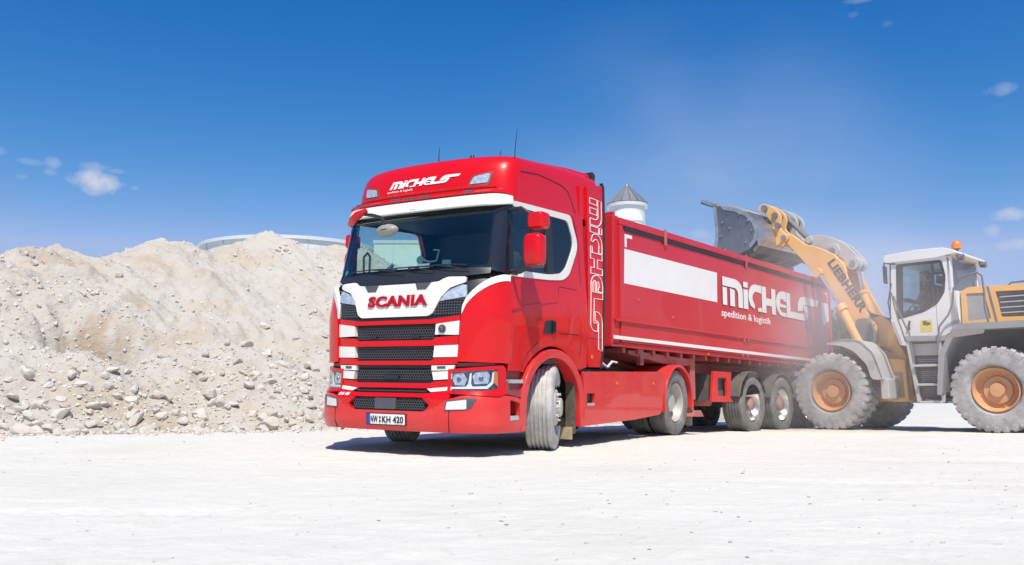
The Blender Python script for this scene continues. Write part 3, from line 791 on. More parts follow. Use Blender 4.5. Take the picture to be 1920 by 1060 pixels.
# ================================================================== tractor unit
tr = empty('tractor_unit', (-.5307, 11.1461, .0714), 'red and white truck tractor unit with white-striped grille and red mirrors, front wheels turned', 'truck')
def vframe(a, p, r):
    rear = Vector((math.sin(a), math.cos(a), 0)); left = Vector((math.cos(a), -math.sin(a), 0)); up = Vector((0, 0, 1))
    rear2 = rear * math.cos(p) + up * math.sin(p); up2 = up * math.cos(p) - rear * math.sin(p)
    l2 = left * math.cos(r) + up2 * math.sin(r); up3 = up2 * math.cos(r) - left * math.sin(r)
    return Matrix((l2, rear2, up3)).transposed()
tr.rotation_euler = vframe(.5636, .01457, -.0225).to_euler()
# local axes: +x = its left side (the one we see), +y = rearward, +z = up, origin on the ground under the front axle
YS = -.85
_z = [.20, .26, .34, .60, .66, .72, 1.48, 1.90, 2.02, 2.74, 2.90, 3.2]
_zw = [.20, .26, .34, .62, .66, .98, 1.30, 1.57, 1.61, 1.90, 2.02, 2.74, 2.90, 3.2]
_yf = [-1.50, -1.58, -1.60, -1.60, -1.56, -1.53, -1.52, -1.46, -1.34, -1.13, -1.11, -1.04]
_W = [1.24, 1.27, 1.285, 1.28, 1.255, 1.24, 1.258, 1.272, 1.262, 1.24, 1.225, 1.18, 1.18, 1.17]
_T = np.linspace(0, PI / 2, 60); _NX = 3.4
_cx = np.sin(_T) ** (2 / _NX); _cy = 1 - np.cos(_T) ** (2 / _NX)      # unit corner curve
def _plan(z):
    yf = float(np.interp(z, _z, _yf)); W = float(np.interp(z, _zw, _W)); return yf, W
# arc-length parameter at a reference height
_rx = _cx * 1.25; _ry = -1.53 + _cy * .68
_s = np.concatenate([[0], np.cumsum(np.hypot(np.diff(_rx), np.diff(_ry)))]); SEND = float(_s[-1])
def sx(x): return math.copysign(float(np.interp(abs(x), _rx, _s)), x)
def sy(y): return SEND + (y - YS)                                     # y on the side
def S(s, z, off=0.):
    yf, W = _plan(z); sg = 1 if s >= 0 else -1; a = abs(s)
    if a <= SEND:
        ux = float(np.interp(a, _s, _cx)); uy = float(np.interp(a, _s, _cy)); D = YS - yf
        a2 = min(SEND, a + .01); a1 = max(0, a - .01)
        dx = (np.interp(a2, _s, _cx) - np.interp(a1, _s, _cx)) * W; dy = (np.interp(a2, _s, _cy) - np.interp(a1, _s, _cy)) * D
        l = math.hypot(dx, dy) or 1; nx, ny = dy / l, -dx / l
        x, y = ux * W, yf + uy * D
    else:
        x, y, nx, ny = W, YS + (a - SEND), 1, 0
    return Vector((sg * (x + nx * off), y + ny * off, z))
def fr(poly):      # (x,z) drawn on the front -> (s,z)
    return [(sx(p[0]), p[1]) for p in poly]
def sd(poly, side=1):      # (y,z) on a side -> (s,z)
    return [(side * sy(p[0]), p[1]) for p in poly]
def panel(name, poly, m, parent=tr, holes=(), off=0., thick=.03, us=.05, vs=.12, bevel=0., smooth=40, label=None):
    mb = MB(); slab(mb, S, poly, holes, off, thick, us, vs)
    return mb.build(name, m, parent, smooth=smooth, bevel=bevel, label=label)
def fpanel(name, x0, x1, z0, z1, m, off=0., thick=.03, r=.012, parent=tr, **k):
    return panel(name, rrect(sx(x0), sx(x1), z0, z1, r, 3), m, parent, off=off, thick=thick, **k)

# --- inner shell so nothing is see-through below the windows
mb = MB()
rows = []
for z in (.62, .97, 1.3, 1.6, 1.90, 2.0):
    rows.append([S(s, z, -.075) for s in np.linspace(-SEND, SEND, 50)] )
mb.grid(rows); mb.build('front_bulkhead', BLACKP, tr)
mb = MB(); mb.bb(-1.15, 1.15, -1.25, .74, 1.0, 1.06); mb.bb(-.75, .75, -1.25, 1.0, .62, 1.0); mb.build('cab_floor', CHAS, tr, smooth=0)

# --- side panels: door skin, window opening, rear part of the cab
WIN = [(-1.12, 2.02), (-1.12, 2.72), (.36, 2.79), (.50, 2.50), (.26, 2.18), (.12, 2.10), (-.2, 2.06)]
GLS = WIN
ARC = [(-.05 + .70 * math.cos(math.radians(a)), .50 + .70 * math.sin(math.radians(a))) for a in range(158, 24, -8)]
for sgn in (1, -1):
    rearp = [(.76, .98), (.76, 2.90), (-.52, 2.87), (-.52, 1.245 + 0)]
    # outer contour of the whole side (front to back), lower edge follows the wheel arch
    arc_d = [(-.115 + .775 * math.cos(math.radians(a)), .50 + .71 * math.sin(math.radians(a))) for a in range(146, 36, -10)]
    contour = [(-1.07, .90), (-.80, .90)] + arc_d + [(.56, .94), (.76, .98), (.76, 2.90), (-1.07, 2.87)]
    q = sd(contour); hole = sd(rounded(WIN, .05))
    q = [(sgn * a, b) for a, b in q]; hole = [(sgn * a, b) for a, b in hole] if False else [(sgn * a, b) for a, b in hole]
    # window hole starts behind the pillar: clip to y > -.90
    hole = [(sgn * max(abs(a), sy(-1.00)), b) for a, b in hole]
    hh = []
    for p in hole:
        if not hh or (abs(p[0] - hh[-1][0]) > 1e-4 or abs(p[1] - hh[-1][1]) > 1e-4): hh.append(p)
    panel('door' if True else '', q, RED, holes=[hh], off=0, thick=.05, us=.15, vs=.25)
    panel('door_lining', [(sgn * sy(a), b) for a, b in [(-.98, 1.5), (.69, 1.5), (.69, 2.82), (-.98, 2.80)]], INTD, holes=[[(sgn * max(abs(a), sy(-.96)), b) for a, b in hh if abs(a) > 0]], off=-.056, thick=.008, us=.2, vs=None)
    # white window surround
    o1 = rounded([(-.93, 1.955), (-.93, 2.845), (-.5, 2.86), (.42, 2.865), (.60, 2.50), (.32, 2.10), (.16, 2.02), (-.2, 1.985)], .07)
    i1 = rounded([(-.925, 2.03), (-.925, 2.775), (-.5, 2.79), (.37, 2.80), (.52, 2.50), (.27, 2.165), (.12, 2.09), (-.2, 2.045)], .06)
    poly = [(-.93, 1.955), (-.2, 1.985)] ; 
    top = [(-1.02, 2.81, 0), (.42, 2.865, .07), (.60, 2.50, .14), (.32, 2.10, .16), (.16, 2.02, .1), (-.2, 1.985, .1), (-1.07, 1.945, 0)]
    inn = [(-1.07, 2.02, 0), (-.2, 2.05, .1), (.11, 2.095, .1), (.25, 2.18, .12), (.49, 2.50, .12), (.345, 2.785, .07), (-1.02, 2.75, 0)]
    band = [(sgn * sy(a), b) for a, b in rounded(top, .05)[5:-5] ] if False else None
    ring = [(sgn * sy(a), b) for a, b in rounded(top + inn, 0, 5)]
    panel('window_surround', ring, WHITE, off=.012, thick=.02, us=.15, vs=.2)
    # glazing: door glass, B pillar, dark quarter glass
    panel('side_window', [(sgn * sy(a), b) for a, b in [(-1.01, 2.03), (-1.01, 2.74), (-.16, 2.78), (-.16, 2.06)]], GLASSD, off=-.02, thick=.006, us=.3, vs=None)
    if sgn < 0: panel('quarter_window', [(sgn * sy(a), b) for a, b in rounded([(-.15, 2.06), (-.15, 2.785), (.37, 2.80), (.52, 2.50), (.27, 2.16), (.12, 2.08)], .03)], GLASSD, off=-.004, thick=.006, us=.3, vs=None)
    else: panel('quarter_window', [(sgn * sy(a), b) for a, b in rounded([(-.05, 2.06), (-.05, 2.785), (.37, 2.80), (.52, 2.50), (.27, 2.16), (.12, 2.08)], .03)], DARKG, off=-.004, thick=.02, us=.3, vs=None)
    if sgn > 0: panel('pillar', [(sgn * sy(a), b) for a, b in [(-.20, 2.04), (-.20, 2.79), (-.045, 2.80), (-.045, 2.05)]], BLACKP, off=.002, thick=.05, us=None, vs=None)
    fr_ = MB()
    for poly in ([(-1.0, 2.02), (-1.0, 2.05), (-.16, 2.075), (-.16, 2.045)], [(-1.0, 2.735), (-1.0, 2.765), (-.16, 2.795), (-.16, 2.765)]):
        slab(fr_, S, [(sgn * sy(a), b) for a, b in poly], (), .004, .03, .3, None)
    fr_.build('window_seal', BLACKP, tr, smooth=0)
    # A pillar, gloss black, wraps from the windscreen to the door glass
    panel('a_pillar', [(sgn * a, b) for a, b in [(sx(1.115), 2.0), (sx(1.11), 2.735), (sy(-.985), 2.775), (sy(-.985), 1.97), (sy(-1.05), 1.955)]], BLACKG, off=.006, thick=.05, us=.04, vs=.1)
    # lower corner deflector (red) and the white sweep over it
    s0, s1 = sx(.875), sy(-1.075)
    tops = [(s0 + (s1 - s0) * t, 1.50 + .375 * math.sin(min(1, t * 1.05) * PI / 2) ** .62) for t in np.linspace(0, 1, 16)]
    red = [(sgn * s0 * .985, 1.0)] + [(sgn * a, b) for a, b in tops] + [(sgn * s1, .985)]
    panel('corner_deflector', red, RED, off=.022, thick=.06, us=.035, vs=.1)
    wh = [(sgn * a, b + .006) for a, b in tops] + [(sgn * s1, 1.952)] + [(sgn * (a - .0), min(1.952, b + .085)) for a, b in tops[::-1][1:]]
    panel('white_sweep', wh, WHITE, off=.02, thick=.05, us=.035, vs=.1)
    # style crease on the door
    mb = MB(); slab(mb, S, [(sgn * sy(a), b) for a, b in [(-1.06, 1.595), (-.2, 1.73), (.0, 1.745), (-.2, 1.718), (-1.06, 1.575)]], (), .010, .02, .1, None); mb.build('crease', RED, tr)
    # door seams
    for pl in ([(-1.072, .92), (-1.072, 1.5), (-1.072, 1.95)], [(.56, 1.10), (.60, 1.35), (.62, 2.0), (.615, 2.55), (.5, 2.875)], [(.03, 1.37), (.03, 1.90), (.06, 1.93), (.50, 1.93)], [(.03, 1.37), (.52, 1.37)], [(-1.06, .905), (-.84, .905), (-.70, 1.10), (-.45, 1.25)]):
        mb = MB(); mb.tube([S(sgn * sy(a), b, -.002) for a, b in pl], .006, 6); mb.build('door_seam', mat('seam_dark', (.05, .004, .006), rough=.6), tr, smooth=0)
    # door handle recess
    panel('handle_recess', [(sgn * sy(a), b) for a, b in rounded([(-.36, 1.345), (-.31, 1.50), (-.13, 1.515), (-.10, 1.355)], .015)], BLACKP, off=.006, thick=.03, us=None, vs=None)
    panel('door_handle', [(sgn * sy(a), b) for a, b in rounded([(-.17, 1.36), (-.16, 1.50), (-.115, 1.505), (-.105, 1.365)], .01)], BLACKG, off=.03, thick=.03, us=None, vs=None)

# --- front: white upper panel and its dark headlight wings
wp = [(-.90, 1.92), (-.905, 1.86), (-.86, 1.845), (-.72, 1.80), (-.62, 1.70), (-.53, 1.53), (-.47, 1.495), (.47, 1.495), (.53, 1.53), (.62, 1.70), (.72, 1.80), (.86, 1.845), (.905, 1.86), (.90, 1.92), (.68, 1.925), (.58, 1.875), (.42, 1.865), (-.42, 1.865), (-.58, 1.875), (-.68, 1.925)]
panel('front_flap', fr(rounded(wp, .02, 3)), WHITE, off=.012, thick=.05, us=.05, vs=.1, label='white front flap above the grille')
for sgn in (1, -1):
    mb = MB(); slab(mb, S, fr([(sgn * a, b) for a, b in [(.27, 1.868), (.48, 1.868), (.42, 1.795), (.30, 1.795)]]), (), .018, .012, None, None); mb.build('step_recess', GREYP, tr, smooth=0)
    panel('upper_lamp', fr([(sgn * a, b) for a, b in [(.60, 1.655), (.92, 1.70), (.91, 1.83), (.86, 1.83), (.74, 1.785), (.66, 1.73)]]), LENS, off=.004, thick=.03, us=.05, vs=None)
    panel('lamp_grille_backing', fr([(sgn * a, b) for a, b in [(.50, 1.49), (.57, 1.62), (.60, 1.66), (.92, 1.70), (.885, 1.49)]]), MESHM, off=-.02, thick=.02, us=.05)
    mb = MB()
    for k in range(6):
        z = 1.52 + k * .03; mb.tube([S(sgn * sx(x), z + .01 * (x - .5), -.006) for x in np.linspace(.53 + k * .014, .90, 8)], .005, 4)
    for x in np.linspace(.56, .88, 11): mb.tube([S(sgn * sx(x), 1.50, -.006), S(sgn * sx(x), min(1.69, 1.5 + (x - .5) * 2.2), -.006)], .004, 4)
    mb.build('lamp_grille', GREYP, tr, smooth=0)
panel('flap_seam', fr([(-.86, 1.50), (-.55, 1.485), (.55, 1.485), (.86, 1.50), (.86, 1.47), (.5, 1.462), (-.5, 1.462), (-.86, 1.47)]), BLACKP, off=-.005, thick=.05, us=.06, vs=None)
# letters on the flap
def SX(u, v, off): return S(sx(u), v, off)
text_obj('maker_lettering', 'SCANIA', mat('red_lettering', (.45, .004, .015), rough=.3, metal=.1), tr, SX, -.385, .455, 1.612, 1.740, bold=.045, thick=.008, off=.02)

# --- grille: red bars with white end stripes, honeycomb between them
def hexmesh(x0, x1, z0, z1, cell, off, r=.0035, taper=0.):
    mb = MB(); dz = cell * .86; nz_ = int((z1 - z0) / dz) + 2; nx_ = int((x1 - x0) / cell) + 2
    for j in range(nz_):
        for i in range(nx_):
            cx = x0 + (i + .5 * (j % 2)) * cell; cz = z0 + j * dz
            P = [(cx + cell * .577 * math.sin(k * PI / 3), cz + cell * .577 * math.cos(k * PI / 3)) for k in range(4)]
            for a, b in zip(P[:-1], P[1:]):
                if min(a[0], b[0]) < x0 or max(a[0], b[0]) > x1 or min(a[1], b[1]) < z0 - .002 or max(a[1], b[1]) > z1 + .002: continue
                A, B = SX(a[0], a[1], off), SX(b[0], b[1], off); mb.tube([A, B], r, 4)
    return mb
def grille(x, z0, z1, off=-.025, cell=.034, slots=()):
    mb = hexmesh(-x, x, z0 + .004, z1 - .004, cell, off)
    g = mb.build('grille', GREYP, tr, smooth=0)
    mb = MB(); slab(mb, SX, [(-x - .02, z0 - .01), (x + .02, z0 - .01), (x + .02, z1 + .01), (-x - .02, z1 + .01)], (), off - .02, .01, .1); mb.build('grille_backing', MESHM, g)
    for (a, b, c, d) in slots:
        mb = MB(); slab(mb, SX, rrect(a, b, c, d, .012, 3), (), off + .02, .03, None); mb.build('step_slot', BLACKG, g, smooth=0)
grille(.56, 1.238, 1.395, slots=((-.36, -.25, 1.255, 1.285), (.25, .36, 1.255, 1.285)))
grille(.55, 1.015, 1.162)
grille(.53, .925, .955, cell=.028)
grille(.53, .792, .918, slots=((-.11, .09, .805, .855),))
grille(.50, .662, .70, off=-.02, cell=.026)
def bar(name, pts, m=RED, off=0., thick=.06, **k): return panel(name, fr(pts), m, off=off, thick=thick, us=.05, vs=None, **k)
bar('grille_bar', [(-.86, 1.44), (-.86, 1.497), (-.5, 1.458), (.5, 1.458), (.86, 1.497), (.86, 1.44), (.60, 1.41), (-.60, 1.41)])
for z0, z1, z2, z3 in ((1.172, 1.232, 1.437, 1.405), (.965, 1.008, 1.167, 1.167)):
    bar('grille_bar', [(-.855, z0 + .01), (-.855, z1 + .045), (-.58, z1 + .03), (-.54, z1), (.54, z1), (.58, z1 + .03), (.855, z1 + .045), (.855, z0 + .01), (.54, z0 - .004), (-.54, z0 - .004)])
bar('grille_bar', [(-.80, .735), (-.80, .80), (-.58, .785), (-.53, .765), (.53, .765), (.58, .785), (.80, .80), (.80, .735), (.52, .71), (-.52, .71)])
bar('grille_bar', [(-.78, .59), (-.80, .69), (-.58, .668), (-.50, .655), (.50, .655), (.58, .668), (.80, .69), (.78, .59), (.55, .545), (.52, .612), (-.52, .612), (-.55, .545)])
for sgn in (1, -1):
    for poly in ([(.575, 1.29), (.855, 1.285), (.858, 1.437), (.60, 1.408), (.58, 1.40)], [(.565, 1.045), (.855, 1.05), (.856, 1.178), (.575, 1.168)],
                 [(.575, .80), (.80, .812), (.80, .898), (.555, .888)], [(.50, .705), (.56, .672), (.80, .694), (.80, .732), (.60, .715)]):
        bar('white_stripe', [(sgn * a, b) for a, b in poly], WHITE, off=.006, thick=.055)
    bar('marker_step', [(sgn * a, b) for a, b in [(.545, .90), (.81, .905), (.83, .962), (.545, .955)]], WHITE, off=.0, thick=.05)
    bar('marker_lamp', [(sgn * a, b) for a, b in [(.62, .922), (.72, .924), (.72, .95), (.62, .948)]], GREYP, off=.006, thick=.02)
    bar('deflector_gap', [(sgn * a, b) for a, b in [(.84, .945), (1.20, .955), (1.20, .99), (.84, .985)]], REDD, off=-.03, thick=.03)
    # headlamp in its red pod
    hs_, he = sx(.775), sx(.775) + .54
    pod = [(sgn * a, b) for a, b in [(hs_ - .02, .66), (hs_ - .02, .915), (he + .06, .965), (he + .10, .93), (he + .10, .655), (he, .635)]]
    lamp = [(sgn * a, b) for a, b in rounded([(hs_ + .01, .69), (hs_ + .015, .885), (he - .02, .92), (he, .90), (he, .72), (he - .1, .695)], .02)]
    panel('headlamp_pod', pod, RED, holes=[lamp], off=.012, thick=.06)
    hb = panel('headlamp', lamp, LAMPD, off=-.035, thick=.02)
    L_ = lambda a: (sgn * (hs_ + a))
    panel('reflector', [(L_(.03), .80), (L_(.04), .865), (L_(.15), .882), (L_(.19), .81), (L_(.16), .745), (L_(.05), .75)], LENS, hb, off=-.006, thick=.02)
    panel('reflector', [(L_(.27), .76), (L_(.25), .845), (L_(.29), .885), (L_(.41), .90), (L_(.44), .86), (L_(.42), .77)], LENS, hb, off=-.004, thick=.02)
    panel('daylight_strip', [(L_(.02), .708), (L_(.02), .728), (L_(.18), .735), (L_(.205), .765), (L_(.225), .875), (L_(.245), .878), (L_(.235), .765), (L_(.25), .735), (L_(.40), .742), (L_(.455), .79), (L_(.47), .89), (L_(.487), .885), (L_(.475), .77), (L_(.41), .712)], LETTER, hb, off=.004, thick=.015)
    for a_, z_ in ((.10, .81), (.345, .82)):
        mb = MB(); c_ = S(L_(a_), z_, -.004); n_ = (S(L_(a_), z_, .03) - c_).normalized(); mb.cyl(c_, c_ + n_ * .012, .026, .020, 18); mb.build('projector', LAMPD, hb)
    panel('turn_lamp', [(L_(.485), .78), (L_(.485), .905), (L_(.535), .90), (L_(.535), .735)], AMBER, hb, off=.0, thick=.02)
    panel('lamp_glass', lamp, CLEAR, hb, off=.014, thick=.004)
    # fog lamp
    fog = [(sgn * a, b) for a, b in rounded([(sx(.74), .475), (sx(.755), .585), (sx(1.06), .618), (sx(1.02), .52), (sx(.985), .495)], .012)]
    panel('fog_lamp', fog, GREYP, off=.006, thick=.03)
    panel('fog_reflector', [(sgn * a, b) for a, b in rounded([(sx(.755), .49), (sx(.77), .572), (sx(.97), .598), (sx(.97), .498)], .01)], LAMPW, off=.010, thick=.02)
# --- bumper
bot = .245
bp = [(sy(-.82), bot), (sy(-.82), .58), (sy(-.92), .62), (sx(1.2), .66), (sx(.90), .635), (sx(.74), .585), (sx(.60), .505), (sx(.47), .462)]
bump = [(a, b) for a, b in bp] + [(-a, b) for a, b in bp[::-1]]
step_hole = [rounded([(sg * sy(-1.05), .37), (sg * sy(-1.05), .60), (sg * sy(-.88), .56), (sg * sy(-.875), .37)], .02) for sg in (1, -1)]
panel('bumper', bump, REDL, holes=step_hole, off=.0, thick=.06, us=.06, vs=.08)
mb = MB()
for sg in (1, -1):
    slab(mb, S, [(sg * sy(-1.11), .26), (sg * sy(-1.11), .66), (sg * sy(-.82), .66), (sg * sy(-.82), .26)], (), -.12, .02, .1, None)
mb.build('step_well', REDD, tr)
for sg in (1, -1):
    mb = MB(); slab(mb, S, [(sg * sy(-1.045), .375), (sg * sy(-1.045), .425), (sg * sy(-.88), .425), (sg * sy(-.88), .375)], (), -.01, .10, None, None); mb.build('step', ALU, tr, smooth=0)
    # upper step panel between headlamp pod and arch
    panel('side_step_panel', [(sg * a, b) for a, b in [(sy(-1.14) , .665), (sy(-1.14), .80), (sy(-.78), .80), (sy(-.82), .62), (sy(-.92), .63)]], REDD, off=-.015, thick=.05)
    mb = MB(); slab(mb, S, [(sg * sy(-1.05), .775), (sg * sy(-1.05), .815), (sg * sy(-.80), .815), (sg * sy(-.80), .775)], (), .02, .10, None, None); mb.build('step', LGREY, tr, smooth=0)
    panel('side_step_panel', [(sg * a, b) for a, b in [(sy(-1.12), .80), (sy(-1.12), .90), (sy(-.74), .90), (sy(-.78), .80)]], REDD, off=-.05, thick=.03)
# seams in the bumper
mb = MB()
for sg in (1, -1): mb.tube([S(sg * sx(.79), z, .001) for z in (.25, .33, .42, .56)], .005, 5)
mb.build('bumper_seam', MATS['seam_dark'], tr, smooth=0)
# lower intake
lowg = hexmesh(-.50, .50, .475, .60, .032, -.015).build('lower_grille', GREYP, tr, smooth=0)
mb = MB(); slab(mb, SX, [(-.58, .46), (.58, .46), (.56, .62), (-.56, .62)], (), -.04, .02, .1); mb.build('grille_backing', MESHM, lowg)
mb = MB(); slab(mb, SX, rrect(-.17, .12, .478, .60, .01, 2), (), .0, .03, None); mb.build('sensor_cover', GREYP, tr, smooth=0)
for sg in (1, -1): bar('grille_corner', [(sg * a, b) for a, b in [(.46, .612), (.56, .53), (.50, .465), (.62, .50), (.76, .585), (.58, .60)]], RED, off=.0, thick=.04)
# number plate
pl = MB(); slab(pl, SX, rrect(-.275, .275, .300, .432, .008, 2), (), .016, .012, None); pl = pl.build('number_plate', BLACKP, tr, smooth=0)
mb = MB(); slab(mb, SX, rrect(-.215, .263, .312, .422, .006, 2), (), .019, .004, None); mb.build('plate_face', PLATEW, pl, smooth=0)
mb = MB(); slab(mb, SX, rrect(-.263, -.217, .312, .422, .004, 2), (), .019, .004, None); mb.build('plate_band', PLATEB, pl, smooth=0)
PT = mat('plate_letters', (.02, .02, .02), rough=.6)
text_obj('plate_letters', 'NW', PT, pl, SX, -.205, -.105, .328, .402, bold=.02, thick=.001, off=.021)
text_obj('plate_letters', 'KH 420', PT, pl, SX, -.045, .245, .328, .402, bold=.02, thick=.001, off=.021)
mb = MB()
for zz in (.385, .345): mb.cyl(SX(-.075, zz, .018), SX(-.075, zz, .021), .014, .014, 12)
mb.build('plate_seal', GREYP, pl, smooth=0)
text_obj('small_print', 'OI5 GB', LETTER, tr, SX, -.755, -.575, .618, .652, bold=.03, thick=.001, off=.003)
# griffin-less round emblem on the white stripe: dark blue disc with silver ring
em = MB(); cpt = SX(.665, 1.352, .012); nrm_ = (SX(.665, 1.352, .03) - cpt).normalized(); em.cyl(cpt, cpt + nrm_ * .012, .045, .043, 28); em = em.build('emblem', GREYP, tr)
mb = MB(); mb.cyl(cpt + nrm_ * .012, cpt + nrm_ * .016, .034, .033, 24); mb.build('emblem_centre', mat('emblem_blue', (.03, .05, .16), rough=.3), em)
mb = MB()
mb.tube([cpt + nrm_ * .018 + Vector(v) for v in ((-.016, 0, .018), (-.006, 0, .008), (.006, 0, .022), (.012, 0, .006), (.004, 0, -.008), (.010, 0, -.020))], .004, 5)
mb.build('emblem_figure', AMBER, em, smooth=0)

# --- cowl, wipers and windscreen
panel('cowl', fr([(-1.12, 1.965), (-1.12, 2.035), (1.12, 2.035), (1.12, 1.965), (.90, 1.935), (.68, 1.93), (.58, 1.88), (.5, 1.87), (-.5, 1.87), (-.58, 1.88), (-.68, 1.93), (-.90, 1.935)]), BLACKP, off=-.006, thick=.07, us=.06, vs=.04)
panel('windscreen', fr(rounded([(-1.115, 2.035), (-1.11, 2.72), (1.11, 2.72), (1.115, 2.035)], .05)), GLASS, off=-.004, thick=.006, us=.06, vs=.12)
mb = MB()
slab(mb, S, fr([(-1.12, 2.02), (-1.115, 2.735), (1.115, 2.735), (1.12, 2.02)]), [fr(rounded([(-1.085, 2.06), (-1.085, 2.70), (1.085, 2.70), (1.085, 2.06)], .06))], -.012, .03, .06, .12)
mb.build('windscreen_frame', BLACKG, tr)
def wiper(x0, x1, px):
    mb = MB(); mb.tube([SX(x, 2.062 + .015 * math.sin((x - x0) / (x1 - x0) * PI), .022) for x in np.linspace(x0, x1, 10)], .007, 6)
    mb.tube([SX(px, 2.0, .03), SX(px + (x0 - px) * .3, 2.05, .05), SX((x0 + x1) / 2, 2.075, .03)], .007, 6); return mb.build('wiper', BLACKP, tr)
wiper(-.95, -.12, .02); wiper(.05, .86, .90); wiper(-.30, .42, .46)

# --- sun visor: white band, overhanging
def vis(name, z0, z1, o0, o1, m, th, edge=1.0, ends=.0):
    mb = MB(); rows = []
    ss = np.linspace(-sy(-1.04), sy(-1.04), 60)
    def P(s, z, o):
        k = 1 - .75 * sstep(abs(s), sx(1.0), sy(-1.04)); return S(s, z + .03 * float(sstep(abs(s), sx(1.05), sy(-1.04))) * (1 if z < 2.8 else -.6), o * float(k))
    rows.append([P(s, z0, o0) for s in ss]); rows.append([P(s, z0 + .012, o0 + .012) for s in ss]); rows.append([P(s, (z0 + z1) / 2, (o0 + o1) / 2 + .012) for s in ss]); rows.append([P(s, z1 - .01, o1 + .008) for s in ss]); rows.append([P(s, z1, o1 - .01) for s in ss])
    rows.append([P(s, z1, o1 - th) for s in ss]); rows.append([P(s, z0, o0 - th * .6) for s in ss]); rows.append(rows[0]); mb.grid(rows)
    return mb.build(name, m, tr, smooth=50)
vis('sun_visor', 2.735, 2.885, .10, .055, WHITE, .06)
vis('visor_crown', 2.888, 2.945, .07, .03, RED, .05)
mb = MB(); slab(mb, S, fr([(-.07, 2.745), (.05, 2.745), (.04, 2.77), (-.06, 2.77)]), (), .106, .03, None); mb.build('camera_pod', BLACKP, tr, smooth=0)
for x0, x1 in ((-.39, -.24), (-.19, -.03), (.05, .22), (-1.0, -.88), (.71, .84)):
    mb = MB(); slab(mb, S, fr([(x0, 2.897), (x1, 2.897), (x1, 2.93), (x0, 2.93)]), (), .076, .04, .05); mb.build('marker_lamp', GREYP, tr, smooth=0)

# --- high roof: lofted rings
def roof_ring(t, n=40):
    # t: 0 at the visor .. 1 at the crown
    z = 2.88 + .50 * math.sin(t * PI / 2) if t < 1 else 3.38
    inset = .035 + .045 * t + .24 * (1 - math.sqrt(max(0, 1 - t ** 5)))
    yf = -1.10 + .10 * t + .28 * (1 - math.sqrt(max(0, 1 - t ** 2.8)))
    W = 1.20 - inset; P = []
    yr = 1.27
    D = .36
    for k in range(-n, n + 1):
        a = k / n * PI / 2; ux = math.copysign(abs(math.sin(a)) ** (2 / 2.9), a); uy = 1 - max(0, math.cos(a)) ** (2 / 2.9)
        P.append((ux * W, yf + uy * D))
    side = np.linspace(yf + D, yr, 14)[1:]
    full = [(-W, y) for y in side[::-1]] + P + [(W, y) for y in side]
    R = []
    for x, y in full:
        lift = .155 * t * float(sstep(y, -1.15, 1.1)) + .03 * t * (1 - (abs(x) / 1.2) ** 2)
        R.append(Vector((x, y, z + lift)))
    return R
rows = [roof_ring(t) for t in (0, .06, .15, .28, .42, .56, .68, .78, .86, .92, .965, .99, 1.0)]
last = rows[-1]; cx_ = [Vector((0, p.y * .9 - .0, p.z)) for p in last]
rows.append([Vector((p.x * .6, p.y * .85 + .05, p.z + .015)) for p in last]); rows.append([Vector((p.x * .05, p.y * .5 + .2, p.z + .02)) for p in last])
mb = MB(); mb.grid(rows)
nn = len(rows[0]); mb.add([r[0] for r in rows] + [r[-1] for r in rows], [(i, i + 1, len(rows) + i + 1, len(rows) + i) for i in range(len(rows) - 1)])
mb.build('roof', RED, tr, smooth=50)
# raised rear roof fairing
mb = MB(); rows = []
for y, z0, z1, w in ((-.30, 3.42, 3.44, .70), (-.05, 3.44, 3.505, .82), (.3, 3.46, 3.56, .90), (.8, 3.49, 3.60, .96), (1.27, 3.50, 3.61, 1.02), (1.305, 3.50, 3.585, 1.02)):
    rows.append([Vector((-w * 1.02, y, z0 - .06)), Vector((-w, y, z0)), Vector((-w * .97, y, z1 - .02)), Vector((-w * .88, y, z1)), Vector((0, y, z1 + .02)), Vector((w * .88, y, z1)), Vector((w * .97, y, z1 - .02)), Vector((w, y, z0)), Vector((w * 1.02, y, z0 - .06))])
mb.grid(rows); mb.build('roof_fairing', RED, tr, smooth=40)
mb = MB(); mb.prism([(1.27, 3.36), (1.33, 3.36), (1.36, 3.585), (1.28, 3.618)], -1.06, 1.06); mb.build('fairing_edge', BLACKP, tr, smooth=0, bevel=.01)
# recess line and panel lines on the roof flank
def RP(y, z, off=.004):      # point on the roof flank by (y, z)
    best = None
    t = min(1, max(0, (z - 2.88) / .5)); tt = math.asin(min(1, t)) * 2 / PI
    lift = lambda t_: .155 * t_ * float(sstep(y, -1.15, 1.1))
    for _ in range(8):
        q = (z - lift(tt) - 2.88) / .5; tt = math.asin(min(.999, max(0, q))) * 2 / PI
    W = 1.20 - (.035 + .045 * tt + .24 * (1 - math.sqrt(max(0, 1 - tt ** 5))))
    return Vector((W + off, y, z))
mb = MB()
for pl_ in ([(-.70, 3.20), (-.3, 3.245), (.25, 3.22), (.42, 3.17), (.60, 2.92)],):
    mb.tube([RP(a, b, .0) for a, b in pl_], .007, 6)
mb.build('roof_crease', MATS['seam_dark'], tr, smooth=0)
